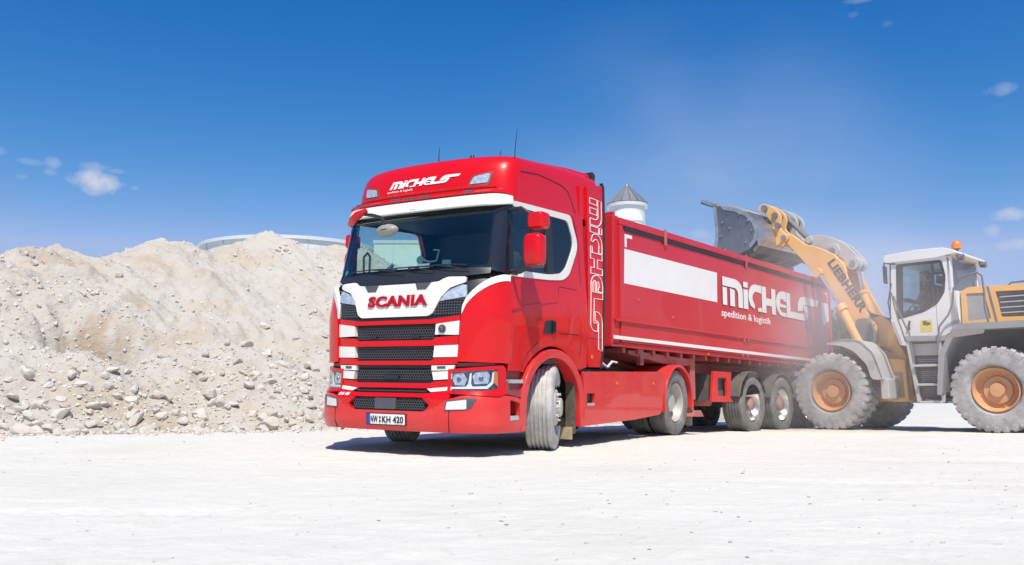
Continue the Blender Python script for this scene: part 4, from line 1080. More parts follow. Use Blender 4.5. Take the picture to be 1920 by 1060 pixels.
# spot lamps let into the roof front
def RF(x, z, off=0.):        # roof front surface
    t = min(1, max(0, (z - 2.88) / .5)); tt = math.asin(min(.999, t)) * 2 / PI
    W = 1.20 - (.035 + .045 * tt + .24 * (1 - math.sqrt(max(0, 1 - tt ** 5)))); yf = -1.10 + .10 * tt + .28 * (1 - math.sqrt(max(0, 1 - tt ** 2.8)))
    u = min(.999, abs(x) / W); uy = 1 - (1 - u ** 2.9) ** (1 / 2.9)
    return Vector((x, yf + uy * .36 - off, z + .03 * tt * (1 - u * u)))
for sg in (1, -1):
    q = [(sg * a, b) for a, b in [(.66, 3.00), (.70, 3.12), (.90, 3.16), (.955, 3.155), (.93, 3.02), (.90, 3.0)]]
    mb = MB(); slab(mb, RF, rounded(q, .02), (), .012, .05, .05, .05); pod = mb.build('roof_lamp', REDD, tr)
    q = [(sg * a, b) for a, b in [(.69, 3.02), (.73, 3.105), (.90, 3.14), (.925, 3.13), (.905, 3.03)]]
    mb = MB(); slab(mb, RF, rounded(q, .015), (), .020, .02, .05, .05); mb.build('lamp_lens', LENS, pod)
logo('haulier_lettering', LETTER, tr, RF, -.50, .50, 3.075, 3.165, slant=.05)
text_obj('haulier_small_print', 'spedition & logistik', LETTER, tr, RF, -.53, -.13, 3.025, 3.058, thick=.001, off=.004)
# visor lip under the roof lettering
mb = MB(); mb.tube([RF(x, 2.99, .0) for x in np.linspace(-1.0, 1.0, 24)], .018, 6); mb.build('roof_lip', RED, tr)
# antennas, horn, beacon stub
mb = MB(); mb.cyl((.99, -.70, 3.20), (1.10, -.72, 3.185), .035, .03, 12); b_ = mb.build('antenna_base', BLACKP, tr)
for (x, y, z, h, lean) in ((1.08, -.73, 3.19, .50, .05), (.62, -.35, 3.42, .17, .04), (.0, -.75, 3.42, .19, .03)):
    mb = MB(); mb.tube([(x, y, z), (x + .01, y - .01, z + h * .5), (x + lean, y - .03, z + h)], [.008, .005, .003], 6); mb.build('antenna', BLACKP, tr)
mb = MB(); mb.cyl((.52, -.78, 3.42), (.52, -.78, 3.45), .03, .02, 10); mb.build('roof_sensor', BLACKP, tr)

# --- back wall of the cab and side deflectors
mb = MB(); mb.bb(-1.17, 1.17, .70, .76, .98, 3.30); mb.build('rear_wall', RED, tr, smooth=0)
for sg in (1, -1):
    def DF(u, v, off, sg=sg): 
        tp = .065 * float(np.clip((v - 1.9) / 1.5, 0, 1)); return Vector((sg * (1.235 - tp + off), u + .03 + .08 * float(np.clip((v - 1.6) / 1.6, 0, 1)), v))
    mb = MB(); slab(mb, DF, rounded([(.775, .985), (1.13, .985), (1.19, 1.25), (1.235, 3.42), (.80, 3.35), (.775, 2.9)], .03), (), .0, .03, None, .3); mb.build('side_deflector', RED, tr, smooth=40)
    mb = MB(); slab(mb, DF, [(1.12, .965), (1.17, .985), (1.23, 1.25), (1.285, 3.40), (1.24, 3.46), (1.235, 3.40), (1.185, 1.25), (1.13, 1.0)], (), .008, .05, None, .3); mb.build('deflector_edge', BLACKP, tr, smooth=0)
    mb = MB(); slab(mb, DF, [(.76, 1.345), (1.18, 1.345), (1.18, 1.352), (.76, 1.352)], (), .003, .01, None, None); mb.build('deflector_seam', MATS['seam_dark'], tr, smooth=0)
    mb = MB(); slab(mb, DF, rrect(.86, .91, 1.09, 1.14, .012, 3), (), .008, .01, None, None); mb.build('side_marker', AMBER, tr, smooth=0)
    if sg == 1:
        logo_outline('outline_lettering', LETTER, tr, lambda a, b: DF(.845 + b * .335, 3.19 - a * 2.0, .004), .0055)
    else:
        logo_outline('outline_lettering', LETTER, tr, lambda a, b: DF(.845 + (1 - b) * .335, 3.19 - a * 2.0, .004), .0075)

# --- wheel arch lips, liners, skirts
def arch_lip(name, cy, cz, Ri, Ro, x0, x1, a0, a1, m, parent, legs=None, ky=1.):
    P = []
    A = np.linspace(a0, a1, 22)
    outer = [(cy + ky * Ro * math.cos(math.radians(a)), cz + Ro * math.sin(math.radians(a))) for a in A]
    inner = [(cy + ky * Ri * math.cos(math.radians(a)), cz + Ri * math.sin(math.radians(a))) for a in A]
    if legs: outer = [(outer[0][0], legs[0])] + outer + [(outer[-1][0], legs[1])]; inner = [(inner[0][0], legs[0])] + inner + [(inner[-1][0], legs[1])]
    mb = MB(); mb.prism(outer + inner[::-1], x0, x1); return mb.build(name, m, parent, smooth=35, bevel=.012)
for sg in (1, -1):
    arch_lip('wheel_arch', -.105, .49, .585, .685, sg * 1.10, sg * 1.285, 178, 2, REDL, tr, legs=(.25, .25), ky=1.09)
    arch_lip('arch_liner', -.105, .49, .57, .588, sg * .80, sg * 1.12, 180, 0, MUD, tr, legs=(.30, .25), ky=1.09)
    mb = MB(); mb.bb(sg * .78, sg * 1.23, .44, .50, .17, 1.0); mb.build('rear_liner', MUD, tr, smooth=0)
    mb = MB(); mb.bb(sg * .84, sg * 1.22, .42, .435, .10, .25); mb.build('mudflap', FLAP, tr, smooth=0)
    # side skirt with step pockets
    sk = [(.66, .25), (.66, .925), (3.33, .96), (3.22, .70), (3.13, .36), (3.05, .33), (2.2, .285)]
    def SK(u, v, off, sg=sg): return Vector((sg * (1.255 - .06 * max(0, (.45 - v)) + off), u, v))
    mb = MB(); slab(mb, SK, rounded(sk, .02), [rounded([(.75, .50), (.75, .655), (.97, .655), (.97, .50)], .015)], 0, .05, .3, .1); mb.build('side_skirt', REDL, tr, smooth=40, bevel=.006)
    mb = MB()
    for u in (1.50, 2.40): slab(mb, SK, [(u, .27), (u, .93), (u + .008, .93), (u + .008, .27)], (), .001, .01, None, None)
    mb.build('skirt_seam', MATS['seam_dark'], tr, smooth=0)
    mb = MB(); mb.bb(sg * 1.05, sg * 1.16, .7, 1.0, .46, .70); mb.build('step_box', REDD, tr, smooth=0)
    mb = MB(); slab(mb, SK, [(.76, .50), (.76, .535), (.96, .535), (.96, .50)], (), .0, .09, None, None); mb.build('step', ALU, tr, smooth=0)
    for u in (1.59, 2.80):
        mb = MB(); slab(mb, SK, rrect(u, u + .05, .765, .80, .01, 3), (), .008, .01, None, None); mb.build('side_marker', AMBER, tr, smooth=0)
    # rear wheel fender
    arch_lip('rear_fender', 3.84, .49, .545, .585, sg * .62, sg * 1.262, 168, -4, REDL, tr, legs=(.36, .40))
    mb = MB(); mb.bb(sg * .66, sg * 1.22, 4.44, 4.46, .13, .60); mb.build('mudflap', FLAP, tr, smooth=0)
# --- frame, tanks, fifth wheel, deck
mb = MB()
for sg in (1, -1): mb.bb(sg * .38, sg * .46, .9, 4.75, .72, .98)
for y in (1.4, 2.6, 4.6): mb.bb(-.38, .38, y, y + .08, .74, .94)
mb.build('frame_rails', CHAS, tr, smooth=0)
mb = MB(); mb.bb(.55, 1.18, .95, 3.0, .33, .84); mb.build('fuel_tank', CHAS, tr, bevel=.04)
mb = MB(); mb.bb(-1.18, -.55, .95, 3.0, .33, .84); mb.build('air_tank_box', CHAS, tr, bevel=.04)
mb = MB(); mb.cyl((-1.0, 3.84, .49), (1.0, 3.84, .49), .09, .09, 16); mb.cyl((-.9, 0, .45), (.9, 0, .45), .07, .07, 12); mb.lathe([(-.2, .02), (-.16, .2), (.16, .2), (.2, .02)], 20, 'x', (0, 3.84, .52)); mb.build('axles', CHAS, tr)
mb = MB(); mb.prism([(2.75, 1.06), (3.7, 1.02), (3.95, .98), (3.95, .95), (2.75, 1.0)], -.45, .45); mb.bb(-.42, .42, 3.05, 3.6, .95, 1.02); mb.build('fifth_wheel', CHAS, tr, smooth=0, bevel=.01)
mb = MB()
for k in range(3):
    x = .1 + .16 * k; mb.tube([(x, .80, 1.75 - .1 * k), (x + .05, 1.1, 1.3), (x, 1.35, 1.12), (x - .04, 1.7, 1.2), (x, 2.1, 1.28), (x, 2.4, 1.35)], .017, 8)
mb.tube([(.5, .85, 1.15), (.62, 1.2, 1.05), (.78, 1.7, 1.08), (.9, 2.1, 1.0)], .022, 8)
mb.build('coiled_hoses', HOSE, tr)
mb = MB(); mb.tube([(1.02, 1.55, 1.0), (1.02, 1.62, 1.06), (1.02, 1.80, 1.0), (1.02, 1.95, 1.08), (1.02, 2.1, 1.07)], .016, 6); mb.build('white_hose', LETTER, tr)
mb = MB(); mb.bb(-1.0, .95, .80, 1.05, .96, 1.5); mb.build('deck_box', CHAS, tr, smooth=0, bevel=.02)
mb = MB(); mb.bb(-.9, 1.1, 1.1, 2.7, .90, .93); mb.build('deck_plate', CHAS, tr, smooth=0)
mb = MB(); mb.bb(.98, 1.14, 1.20, 1.26, 1.12, 1.58); mb.build('warning_board', STICK, tr, smooth=0, label='small yellow and white board behind the cab')
# --- wheels
ST = .40
truck_wheel(tr, 1.06, 0, .495, .497, .335, 'front', steer=ST, side=1)
truck_wheel(tr, -1.06, 0, .495, .497, .335, 'front', steer=ST, side=-1)
truck_wheel(tr, 1.06, 3.84, .495, .497, .30, 'drive', side=1, twin=True)
truck_wheel(tr, -1.06, 3.84, .495, .497, .30, 'drive', side=-1, twin=True)

# --- mirrors
def mirrors(sg, dx=0., dy=0., fx=1.):
    t = MB(); R = []
    def shell(y0, y1, z0, z1, x0, x1, name, par):
        mb = MB(); rows = []
        for k, (f, q) in enumerate(((0, .70), (.12, .90), (.35, 1.0), (.8, 1.0), (1.0, .96))):      # front (toward nose) to glass
            y = y0 + dy + (y1 - y0) * f; cx, cz = (x0 + x1) / 2 + dx, (z0 + z1) / 2; hw, hh = (x1 - x0) / 2 * q * fx, (z1 - z0) / 2 * (q ** .6)
            ring = []
            for i in range(28):
                a = 2 * PI * i / 28; ca, sa = math.cos(a), math.sin(a); e = 2 / 4.5
                ring.append(Vector((sg * (cx + hw * math.copysign(abs(ca) ** e, ca)), y, cz + hh * math.copysign(abs(sa) ** e, sa))))
            rows.append(ring)
        mb.grid(rows, closeu=True); k = len(mb.v); mb.f.append(tuple(range(27, -1, -1))); mb.f.append(tuple(range(k - 28, k)))
        return mb.build(name, RED, par, smooth=40)
    a = shell(-1.19, -1.05, 2.035, 2.405, 1.27, 1.505, 'mirror', tr); b = shell(-1.16, -1.0, 2.455, 2.645, 1.30, 1.52, 'mirror', tr)
    for y, z0, z1, par in ((-1.048, 2.08, 2.385, a), (-.998, 2.475, 2.625, b)):
        mb = MB(); mb.bb(sg * (1.39 + dx - .1 * fx), sg * (1.39 + dx + .1 * fx), y + dy, y + dy + .006, z0, z1); mb.build('mirror_glass', CHROME, par, smooth=0)
    mb = MB()
    if sg > 0: mb.tube([Vector((sg * 1.19, -1.0, 2.0)), Vector((sg * 1.36, -1.04, 1.985)), Vector((sg * 1.46, -1.0, 2.04))], .028, 8)
    if sg > 0: mb.tube([Vector((sg * 1.17, -.98, 2.70)), Vector((sg * 1.34, -1.0, 2.70)), Vector((sg * 1.46, -.96, 2.62))], .022, 8)
    mb.tube([Vector((sg * (1.31 + dx), -1.11 + dy, 2.38)), Vector((sg * (1.32 + dx), -1.11 + dy, 2.48))], .028, 8)
    mb.bb(sg * 1.17, sg * 1.25, -1.03, -.90, 1.965, 2.01)
    mb.build('mirror_arm', BLACKP, tr, bevel=.005)
    mb = MB(); mb.bb(sg * (1.39 + dx - .09 * fx), sg * (1.39 + dx + .09 * fx), -1.17 + dy, -1.04 + dy, 2.03, 2.06); mb.build('mirror_base', GREYP, tr, bevel=.01)
mirrors(1, .12, .13); mirrors(-1, -.06, .30, .45)
# front mirror on the far corner
mb = MB(); mb.tube([(-.90, -1.30, 2.655), (-.80, -1.37, 2.69), (-.68, -1.42, 2.73), (-.56, -1.40, 2.78)], [.035, .05, .05, .03], 10); fm = mb.build('front_mirror', RED, tr)
mb = MB(); mb.tube([(-.60, -1.40, 2.74), (-.40, -1.44, 2.70), (-.28, -1.45, 2.66), (-.22, -1.45, 2.58)], .02, 8); mb.build('mirror_arm', BLACKP, fm)
mb = MB(); rows = []
for f, q in ((0, .3), (.3, .75), (.7, .97), (1, 1)):
    rows.append([Vector((-.21 + .165 * q * math.cos(a) , -1.50 + .08 * f, 2.52 + .085 * q * math.sin(a) + (-.02 if math.sin(a) > 0 else 0))) for a in np.linspace(0, 2 * PI, 24, endpoint=False)])
mb.grid(rows, closeu=True); mb.f.append(tuple(range(len(mb.v) - 24, len(mb.v)))); mb.f.append(tuple(range(23, -1, -1))); mb.build('mirror_head', mat('mirror_shell_beige', (.30, .29, .25), rough=.4), fm)

# --- interior
mb = MB(); rows = []
for y, z in ((-1.15, 1.98), (-.98, 2.04), (-.86, 2.03), (-.72, 1.9), (-.66, 1.55), (-.7, 1.3)): rows.append([Vector((x, y, z + .015 * math.cos(x * 5))) for x in np.linspace(-1.1, 1.1, 12)])
mb.grid(rows); mb.build('dashboard', INTG, tr)
def seat(x, y):
    mb = MB(); mb.bb(x - .26, x + .26, y, y + .52, 1.44, 1.58); s_ = mb.build('seat', SEATM, tr, bevel=.05)
    mb = MB(); mb.prism([(y + .44, 1.56), (y + .60, 1.56), (y + .72, 2.22), (y + .58, 2.24)], x - .25, x + .25); mb.prism([(y + .60, 2.25), (y + .70, 2.24), (y + .74, 2.44), (y + .64, 2.45)], x - .13, x + .13); mb.build('backrest', SEATM, s_, bevel=.04)
seat(.62, -.22)
mb = MB(); mb.bb(-.88, -.36, -.50, .02, 1.44, 1.58); mb.bb(-.86, -.38, -.48, .05, 1.585, 1.68); mb.build('folded_seat', SEATM, tr, bevel=.04)
mb = MB(); mb.bb(-1.12, 1.12, .30, .70, 1.5, 1.80); mb.build('bunk', SEATM, tr, bevel=.05)
mb = MB(); mb.bb(-1.15, 1.15, .655, .70, 1.06, 2.88); mb.bb(-1.16, 1.16, -1.0, .7, 2.80, 2.86); mb.build('cab_lining', INTD, tr, smooth=0)
mb = MB(); rr = Quaternion((1, 0, 0), math.radians(-52)); P_ = [Vector((.60, -.42, 1.98)) + rr @ Vector((.215 * math.cos(a), 0, .215 * math.sin(a))) for a in np.linspace(0, 2 * PI, 28, endpoint=False)]
mb.tube(P_, .016, 7, closed=True); mb.tube([P_[0], P_[14]], .016, 6); mb.tube([Vector((.60, -.42, 1.98)), Vector((.60, -.80, 1.7))], .04, 8); mb.build('steering_wheel', INTD, tr)
mb = MB(); mb.bb(-.02, .16, -1.10, -1.095, 2.045, 2.145); mb.build('windscreen_card', PAPER, tr, smooth=0)
mb = MB(); mb.cyl((-.02, -1.05, 2.20), (-.02, -.98, 2.20), .05, .03, 14); mb.tube([(.0, -1.02, 2.2), (.1, -1.02, 2.17), (.2, -1.02, 2.18), (.24, -1.02, 2.3), (.16, -1.02, 2.31)], .012, 6); mb.bb(.30, .40, -1.04, -1.0, 2.06, 2.18); mb.tube([(-.55, -1.0, 2.04), (-.53, -1.0, 2.12), (-.47, -1.0, 2.18)], [.03, .035, .02], 8); mb.build('dashboard_gadgets', INTG, tr)
mb = MB(); mb.tube([(-.93, -1.0, 2.05), (-.94, -1.0, 2.3), (-.88, -1.0, 2.35), (-.84, -1.0, 2.3), (-.84, -1.0, 2.05)], .014, 6); mb.build('grab_handle', INTD, tr)
mb = MB(); slab(mb, SX, rrect(-1.03, -.98, 2.05, 2.10, .01, 2), (), .004, .002, None); mb.build('green_badge', TEAL, tr, smooth=0)
# ================================================================== tipper trailer
tl = empty('tipper_trailer', (1.1489, 13.9542, .0995), 'long red tipper semi-trailer with a white panel and white lettering on its side, being loaded', 'trailer')
tl.rotation_euler = vframe(.69206, -.00786, 0).to_euler()
def TS(u, v, off): return Vector((1.27 + off, u, v))
Y0, Y1 = -1.12, 7.36
mb = MB()
for sg in (1, -1): mb.bb(sg * 1.225, sg * 1.27, Y0 + .22, Y1, 1.66, 3.02)
mb.build('side_wall', REDT, tl, smooth=0)
def TSk(sg):
    return lambda u, v, off: Vector((sg * (1.27 + off), u, v))
# lower flank: below the ridge the body tucks in slightly and ends in the white stripe
for sg in (1, -1):
    mb = MB(); mb.prism([(Y0 + .22, 1.34), (Y1, 1.34), (Y1, 1.63), (Y0 + .22, 1.63)], sg * 1.20, sg * 1.262); mb.build('lower_flank', REDT, tl, smooth=0)
    mb = MB(); mb.prism([(Y0 + .05, 1.628), (Y1, 1.628), (Y1, 1.665), (Y0 + .05, 1.665)], sg * 1.22, sg * 1.292); mb.build('side_ridge', REDT, tl, smooth=0, bevel=.008)
    mb = MB(); mb.prism([(Y0 + .02, 1.372), (Y1, 1.372), (Y1, 1.422), (Y0 + .02, 1.422)], sg * 1.25, sg * 1.272); mb.build('reflective_stripe', WHITEV, tl, smooth=0)
    mb = MB(); mb.prism([(Y0 + .0, 1.27), (Y1, 1.27), (Y1, 1.338), (Y0 + .0, 1.338)], sg * 1.10, sg * 1.24); mb.build('sill', REDT, tl, smooth=0, bevel=.01)
    mb = MB(); mb.prism([(Y0 + .16, 3.02), (Y1, 3.02), (Y1, 3.13), (Y0 + .16, 3.13)], sg * 1.19, sg * 1.295); mb.build('top_rail', REDT, tl, smooth=0, bevel=.015)
    mb = MB(); mb.prism([(Y0 + .30, 2.955), (Y1 - .05, 2.955), (Y1 - .05, 3.012), (Y0 + .30, 3.012)], sg * 1.24, sg * 1.284); mb.build('rubber_strip', BLACKP, tl, smooth=0)
    # posts at the ends, clips, rivets
    mb = MB(); mb.bb(sg * 1.19, sg * 1.292, Y0 + .16, Y0 + .235, 1.66, 3.02); mb.bb(sg * 1.19, sg * 1.292, Y1 - .07, Y1, 1.34, 3.02); mb.build('corner_post', REDT, tl, smooth=0, bevel=.008)
    for y in (.30, 3.18, 6.4):
        mb = MB(); mb.bb(sg * 1.285, sg * 1.305, y, y + .07, 2.90, 3.15); mb.build('tarp_clip', REDC, tl, smooth=0, bevel=.004)
# front wall: slanted bulkhead seen between cab and side wall
mb = MB(); mb.bb(-1.22, 1.22, Y0 + .10, Y0 + .16, 1.30, 3.22); mb.prism([(Y0 + .0, 1.28), (Y0 + .22, 1.28), (Y0 + .22, 3.16), (Y0 + .06, 3.16)], 1.10, 1.24); mb.prism([(Y0 + .0, 1.28), (Y0 + .22, 1.28), (Y0 + .22, 3.16), (Y0 + .06, 3.16)], -1.24, -1.10)
mb.build('front_wall', REDT, tl, smooth=0, bevel=.015)
mb = MB(); mb.cyl((0, Y0 - .08, 1.2), (0, Y0 + .04, 2.95), .10, .10, 16); mb.build('tipping_ram', REDC, tl)
mb = MB(); mb.bb(-1.2, 1.2, Y1 - .05, Y1, 1.36, 3.0); mb.build('tailgate', REDT, tl, smooth=0, bevel=.015)
mb = MB(); mb.bb(-1.2, 1.2, Y0 + .2, Y1 - .06, 1.36, 1.46); mb.build('body_floor', REDC, tl, smooth=0)
# cross ribs and clamps under the sill
y = Y0 + .4
while y < Y1 - .2:
    mb = MB(); mb.bb(-1.16, 1.16, y, y + .08, 1.20, 1.268); mb.build('cross_rib', REDC, tl, smooth=0); y += .42
mb = MB(); mb.bb(1.06, 1.14, -.20, -.10, 1.04, 1.30); mb.build('body_prop', REDC, tl, smooth=0, bevel=.01)
# seam and bolts on the flank
mb = MB(); mb.bb(1.27, 1.273, 3.135, 3.142, 1.665, 2.95)
for y, z in ((.55, 1.80), (-.45, 1.98), (4.9, 1.82), (3.1, 2.86)): mb.cyl((1.27, y, z), (1.285, y, z), .022, .018, 10)
mb.build('flank_bolts', REDC, tl, smooth=0)
mb = MB()
for y in (3.05, 3.2): mb.cyl((1.262, y, 1.60), (1.30, y, 1.60), .03, .03, 10)
for y in (3.0, 3.2): mb.cyl((1.22, y, 1.34), (1.28, y, 1.34), .03, .03, 10)
mb.build('latch', REDC, tl)
# lettering
mb = MB(); slab(mb, TS, [(-.83, 2.185), (2.07, 2.185), (2.09, 2.69), (-.81, 2.69)], (), .003, .003, None); mb.build('white_panel', WHITEV, tl, smooth=0)
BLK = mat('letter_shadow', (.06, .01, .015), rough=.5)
logo('haulier_lettering', WHITEV, tl, TS, 2.28, 6.68, 2.17, 2.655, thick=.003, off=.003)
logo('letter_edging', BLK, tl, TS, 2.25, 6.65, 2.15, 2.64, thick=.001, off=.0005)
text_obj('haulier_small_print', 'spedition & logistik', WHITEV, tl, TS, 2.22, 4.25, 1.93, 2.09, bold=.012, thick=.002, off=.003)
mb = MB(); slab(mb, TS, [(6.86, 2.17), (7.10, 2.17), (7.10, 2.25), (7.26, 2.25), (7.26, 2.64), (6.86, 2.64)], (), .003, .003, None); mb.build('white_bar', WHITEV, tl, smooth=0)
mb = MB()
slab(mb, TS, [(-.80, 2.72), (-.75, 2.72), (-.75, 2.86), (-.60, 2.86), (-.60, 2.91), (-.80, 2.91)], (), .003, .003, None)
slab(mb, TS, [(7.22, 2.68), (7.25, 2.68), (7.25, 2.87), (7.10, 2.87), (7.10, 2.84), (7.22, 2.84)], (), .003, .003, None)
mb.build('corner_mark', WHITEV, tl, smooth=0)
# chassis, sloping belly, landing leg, boxes
mb = MB()
for sg in (1, -1): mb.prism([(-.9, 1.08), (-.9, 1.26), (7.2, 1.26), (7.2, .84), (2.0, .84), (.9, 1.08)], sg * .42, sg * .50)
for y in (1.3, 2.9, 4.0, 5.3, 7.0): mb.bb(-.42, .42, y, y + .1, .9, 1.05)
mb.build('chassis_rails', REDC, tl, smooth=0)
mb = MB(); mb.prism([(-.5, 1.19), (-.5, 1.25), (1.35, 1.20), (1.35, 1.10), (.9, 1.06)], .52, 1.12); mb.prism([(-.5, 1.19), (-.5, 1.25), (1.35, 1.20), (1.35, 1.10), (.9, 1.06)], -1.12, -.52); mb.prism([(1.35, .62), (1.35, 1.2), (1.42, 1.2), (1.42, .62)], .52, 1.10)
mb.build('belly_plate', REDC, tl, smooth=0)
mb = MB()
for sg in (1, -1): mb.bb(sg * .98, sg * 1.12, 1.36, 1.52, .55, 1.22); mb.bb(sg * 1.00, sg * 1.10, 1.39, 1.49, .36, .56); mb.prism([(1.24, .28), (1.64, .28), (1.54, .38), (1.34, .38)], sg * .92, sg * 1.2)
mb.cyl((-1.0, 1.44, .9), (1.0, 1.44, .9), .03); mb.build('landing_legs', REDC, tl, smooth=0, bevel=.008)
# red toolbox frame ahead of the first axle (open frame with a dark slot)
mb = MB(); slab(mb, lambda u, v, o: Vector((1.20 + o, u, v)), [(1.93, .52), (2.02, 1.03), (2.68, 1.03), (2.66, .95), (2.62, .60), (2.72, .52)], [[(2.16, .62), (2.16, .93), (2.50, .93), (2.50, .62)]], 0, .05, None); mb.build('box_frame', REDL, tl, smooth=0, bevel=.006)
mb = MB(); mb.bb(.70, 1.10, 2.0, 2.66, .54, 1.0); mb.build('tool_box', CHAS, tl, smooth=0)
mb = MB(); mb.cyl((.2, 2.2, .62), (1.0, 2.2, .62), .17, .17, 20); mb.build('air_tank', REDC, tl)
for k, ya in enumerate((3.37, 4.68, 5.99)):
    for sg in (1, -1):
        truck_wheel(tl, sg * 1.085, ya, .495, .505, .385, 'trailer', side=sg)
        arch_lip('wheel_guard', ya, .50, .555, .572, sg * .92, sg * 1.275, 168, 20, CHAS, tl)
mb = MB()
for ya in (3.37, 4.68, 5.99): mb.cyl((-.95, ya, .505), (.95, ya, .505), .075, .075, 14); mb.bb(.42, .52, ya - .45, ya + .1, .6, .86); mb.bb(-.52, -.42, ya - .45, ya + .1, .6, .86)
mb.build('axles', CHAS, tl)
mb = MB(); mb.bb(-1.2, 1.2, 7.15, 7.22, .45, .62); mb.bb(-1.2, 1.2, 7.2, 7.24, .95, 1.1); mb.build('rear_bar', CHAS, tl, smooth=0)
for y in (1.75, 5.35): 
    mb = MB(); mb.cyl((1.24, y, 1.30), (1.255, y, 1.30), .025, .022, 10); mb.build('side_marker', AMBER, tl)
# load inside, just showing over the rail
vs = []; nx_, ny_ = 18, 60
rows = []
for j in range(ny_):
    y = Y0 + .3 + (Y1 - Y0 - .5) * j / (ny_ - 1); r = []
    for i in range(nx_):
        x = -1.18 + 2.36 * i / (nx_ - 1); e = (1 - (x / 1.25) ** 2)
        r.append(Vector((x, y, 2.30 + .62 * e * (math.exp(-((y - .9) / 1.3) ** 2) * 1.15 + .9 * math.exp(-((y - 4.4) / 1.5) ** 2)) + .10 * float(fbm(x * 3, y * 3, 4, 3)))))
    rows.append(r)
ld = MB(); ld.grid(rows); o = ld.build('gravel_load', PILE); o.parent = None
o.matrix_world = Matrix.Translation(tl.location) @ tl.rotation_euler.to_matrix().to_4x4()
tag(o, 'pale limestone load heaped inside the red tipper trailer', 'load')

# ================================================================== wheel loader
lo = empty('wheel_loader', (5.898, 16.45, .10), 'dusty yellow wheel loader with a white cab, its raised bucket tipping over the red trailer', 'loader')
_a = -.7803
lo.rotation_euler = Matrix(((math.sin(_a), math.cos(_a), 0), (-math.cos(_a), math.sin(_a), 0), (0, 0, 1))).to_euler()
# frame check: +x = near flank, +y = rear, origin below the near front wheel's outer face
_m = Matrix(((-.7035, .7107, 0), (-.7107, -.7035, 0), (0, 0, 1)))
lo.rotation_euler = _m.to_euler()
CXL = -1.15
def loader_wheel(x, y, side, rot=0.):
    R, w = .715, .56; h = w / 2
    mb = MB(); prof = [(-h * .75, .37), (-h * 1.0, .42), (-h * 1.06, .52), (-h * 1.0, .60), (-h * .95, .668), (-h * .7, .69), (0, .697), (h * .7, .69), (h * .95, .668), (h * 1.0, .60), (h * 1.06, .52), (h * 1.0, .42), (h * .75, .37)]
    mb.lathe(prof, 64); wh = mb.build('wheel', RUBD, lo, smooth=40)
    wh.location = (x, y, R - .015); wh.rotation_euler = (rot, 0, 0 if side > 0 else PI)
    mb = MB(); nl = 30
    for sd_ in (1, -1):
        for k in range(nl):
            a = 2 * PI * (k + (.5 if sd_ < 0 else 0)) / nl; V = []
            # lug: curved block from shoulder to centre
            secs = []
            for (ax, da, rr, hw) in ((h * 1.01, .00, .625, .036), (h * .975, .0, R - .032, .042), (h * .80, .01, R, .042), (h * .40, .05, R + .002, .034), (h * .03, .11, R, .026)):
                secs.append((ax * sd_, a + da, rr, hw / R))
            for (ax, an, rr, hw) in secs:
                for da in (-hw, hw):
                    for r_ in (rr, rr - .07 if rr > .65 else rr - .03):
                        V.append((ax, r_ * math.cos(an + da), r_ * math.sin(an + da)))
            F = []
            for j in range(len(secs) - 1):
                b0, b1 = j * 4, (j + 1) * 4
                F += [(b0, b0 + 2, b1 + 2, b1), (b0, b1, b1 + 1, b0 + 1), (b0 + 2, b0 + 3, b1 + 3, b1 + 2)]
            F += [(0, 1, 3, 2), (len(V) - 4, len(V) - 2, len(V) - 1, len(V) - 3)]
            mb.add(V, F)
    mb.build('tread', RUBD, wh, smooth=0)
    mb = MB(); mb.lathe([(-h * .7, .375), (h * .74, .375), (h * .86, .368), (h * .90, .352), (h * .80, .338), (h * .45, .325), (h * .30, .30), (h * .28, .24), (h * .42, .22), (h * .44, .13), (h * .60, .11), (h * .62, .001)], 48); rim = mb.build('rim', YELR, wh, smooth=30)
    mb = MB()
    for k in range(16): a = k * PI / 8; mb.cyl((h * .29, .27 * math.cos(a), .27 * math.sin(a)), (h * .36, .27 * math.cos(a), .27 * math.sin(a)), .014, .012, 6)
    mb.build('wheel_bolts', YELR, wh, smooth=0)
    return wh
WB_L = 2.80
for y in (0, WB_L):
    loader_wheel(-.28, y, 1, .1 * y); loader_wheel(-2.02, y, -1, .2)
mb = MB()
for y in (0, WB_L): mb.cyl((-.5, y, .70), (-1.8, y, .70), .13, .13, 16); mb.lathe([(-.3, .05), (-.22, .24), (.22, .24), (.3, .05)], 20, 'x', (CXL, y, .7))
mb.build('axles', LGD, lo)
def side_prism(name, poly, x0, x1, m, parent=lo, bevel=.0, smooth=35, r=None):
    mb = MB(); mb.prism(rounded(poly, r, 4) if r else poly, x0, x1); return mb.build(name, m, parent, smooth=smooth, bevel=bevel)
# front frame and boom tower
ff = side_prism('front_frame', [(-.25, .55), (-.3, .85), (.1, 1.2), (.22, 1.75), (.45, 2.08), (.72, 2.12), (.88, 1.98), (1.0, 1.55), (1.18, 1.22), (1.18, .50), (.9, .50), (.6, .58), (.3, .48)], -.80, -.86, YEL, bevel=.01)
side_prism('front_frame_plate', [(-.25, .55), (-.3, .85), (.1, 1.2), (.22, 1.75), (.45, 2.08), (.72, 2.12), (.88, 1.98), (1.0, 1.55), (1.18, 1.22), (1.18, .50), (.9, .50), (.6, .58), (.3, .48)], -1.44, -1.50, YEL, bevel=.01)
side_prism('front_frame_box', [(-.2, .6), (-.2, .95), (.3, 1.15), (1.16, 1.22), (1.16, .52), (.3, .5)], -.88, -1.42, YEL, bevel=.02)
side_prism('frame_side_box', [(.62, .60), (.60, 1.10), (.78, 1.30), (1.16, 1.28), (1.18, .52), (.92, .50)], -.62, -.80, YEL, bevel=.02)
side_prism('frame_shade_plate', [(.75, .60), (.75, 1.02), (1.10, 1.04), (1.12, .58)], -.60, -.62, mat('loader_shade_brown', (.34, .19, .08), rough=.45, dust=.2), bevel=.005)  # shade on the frame side, put in as a dark brown plate
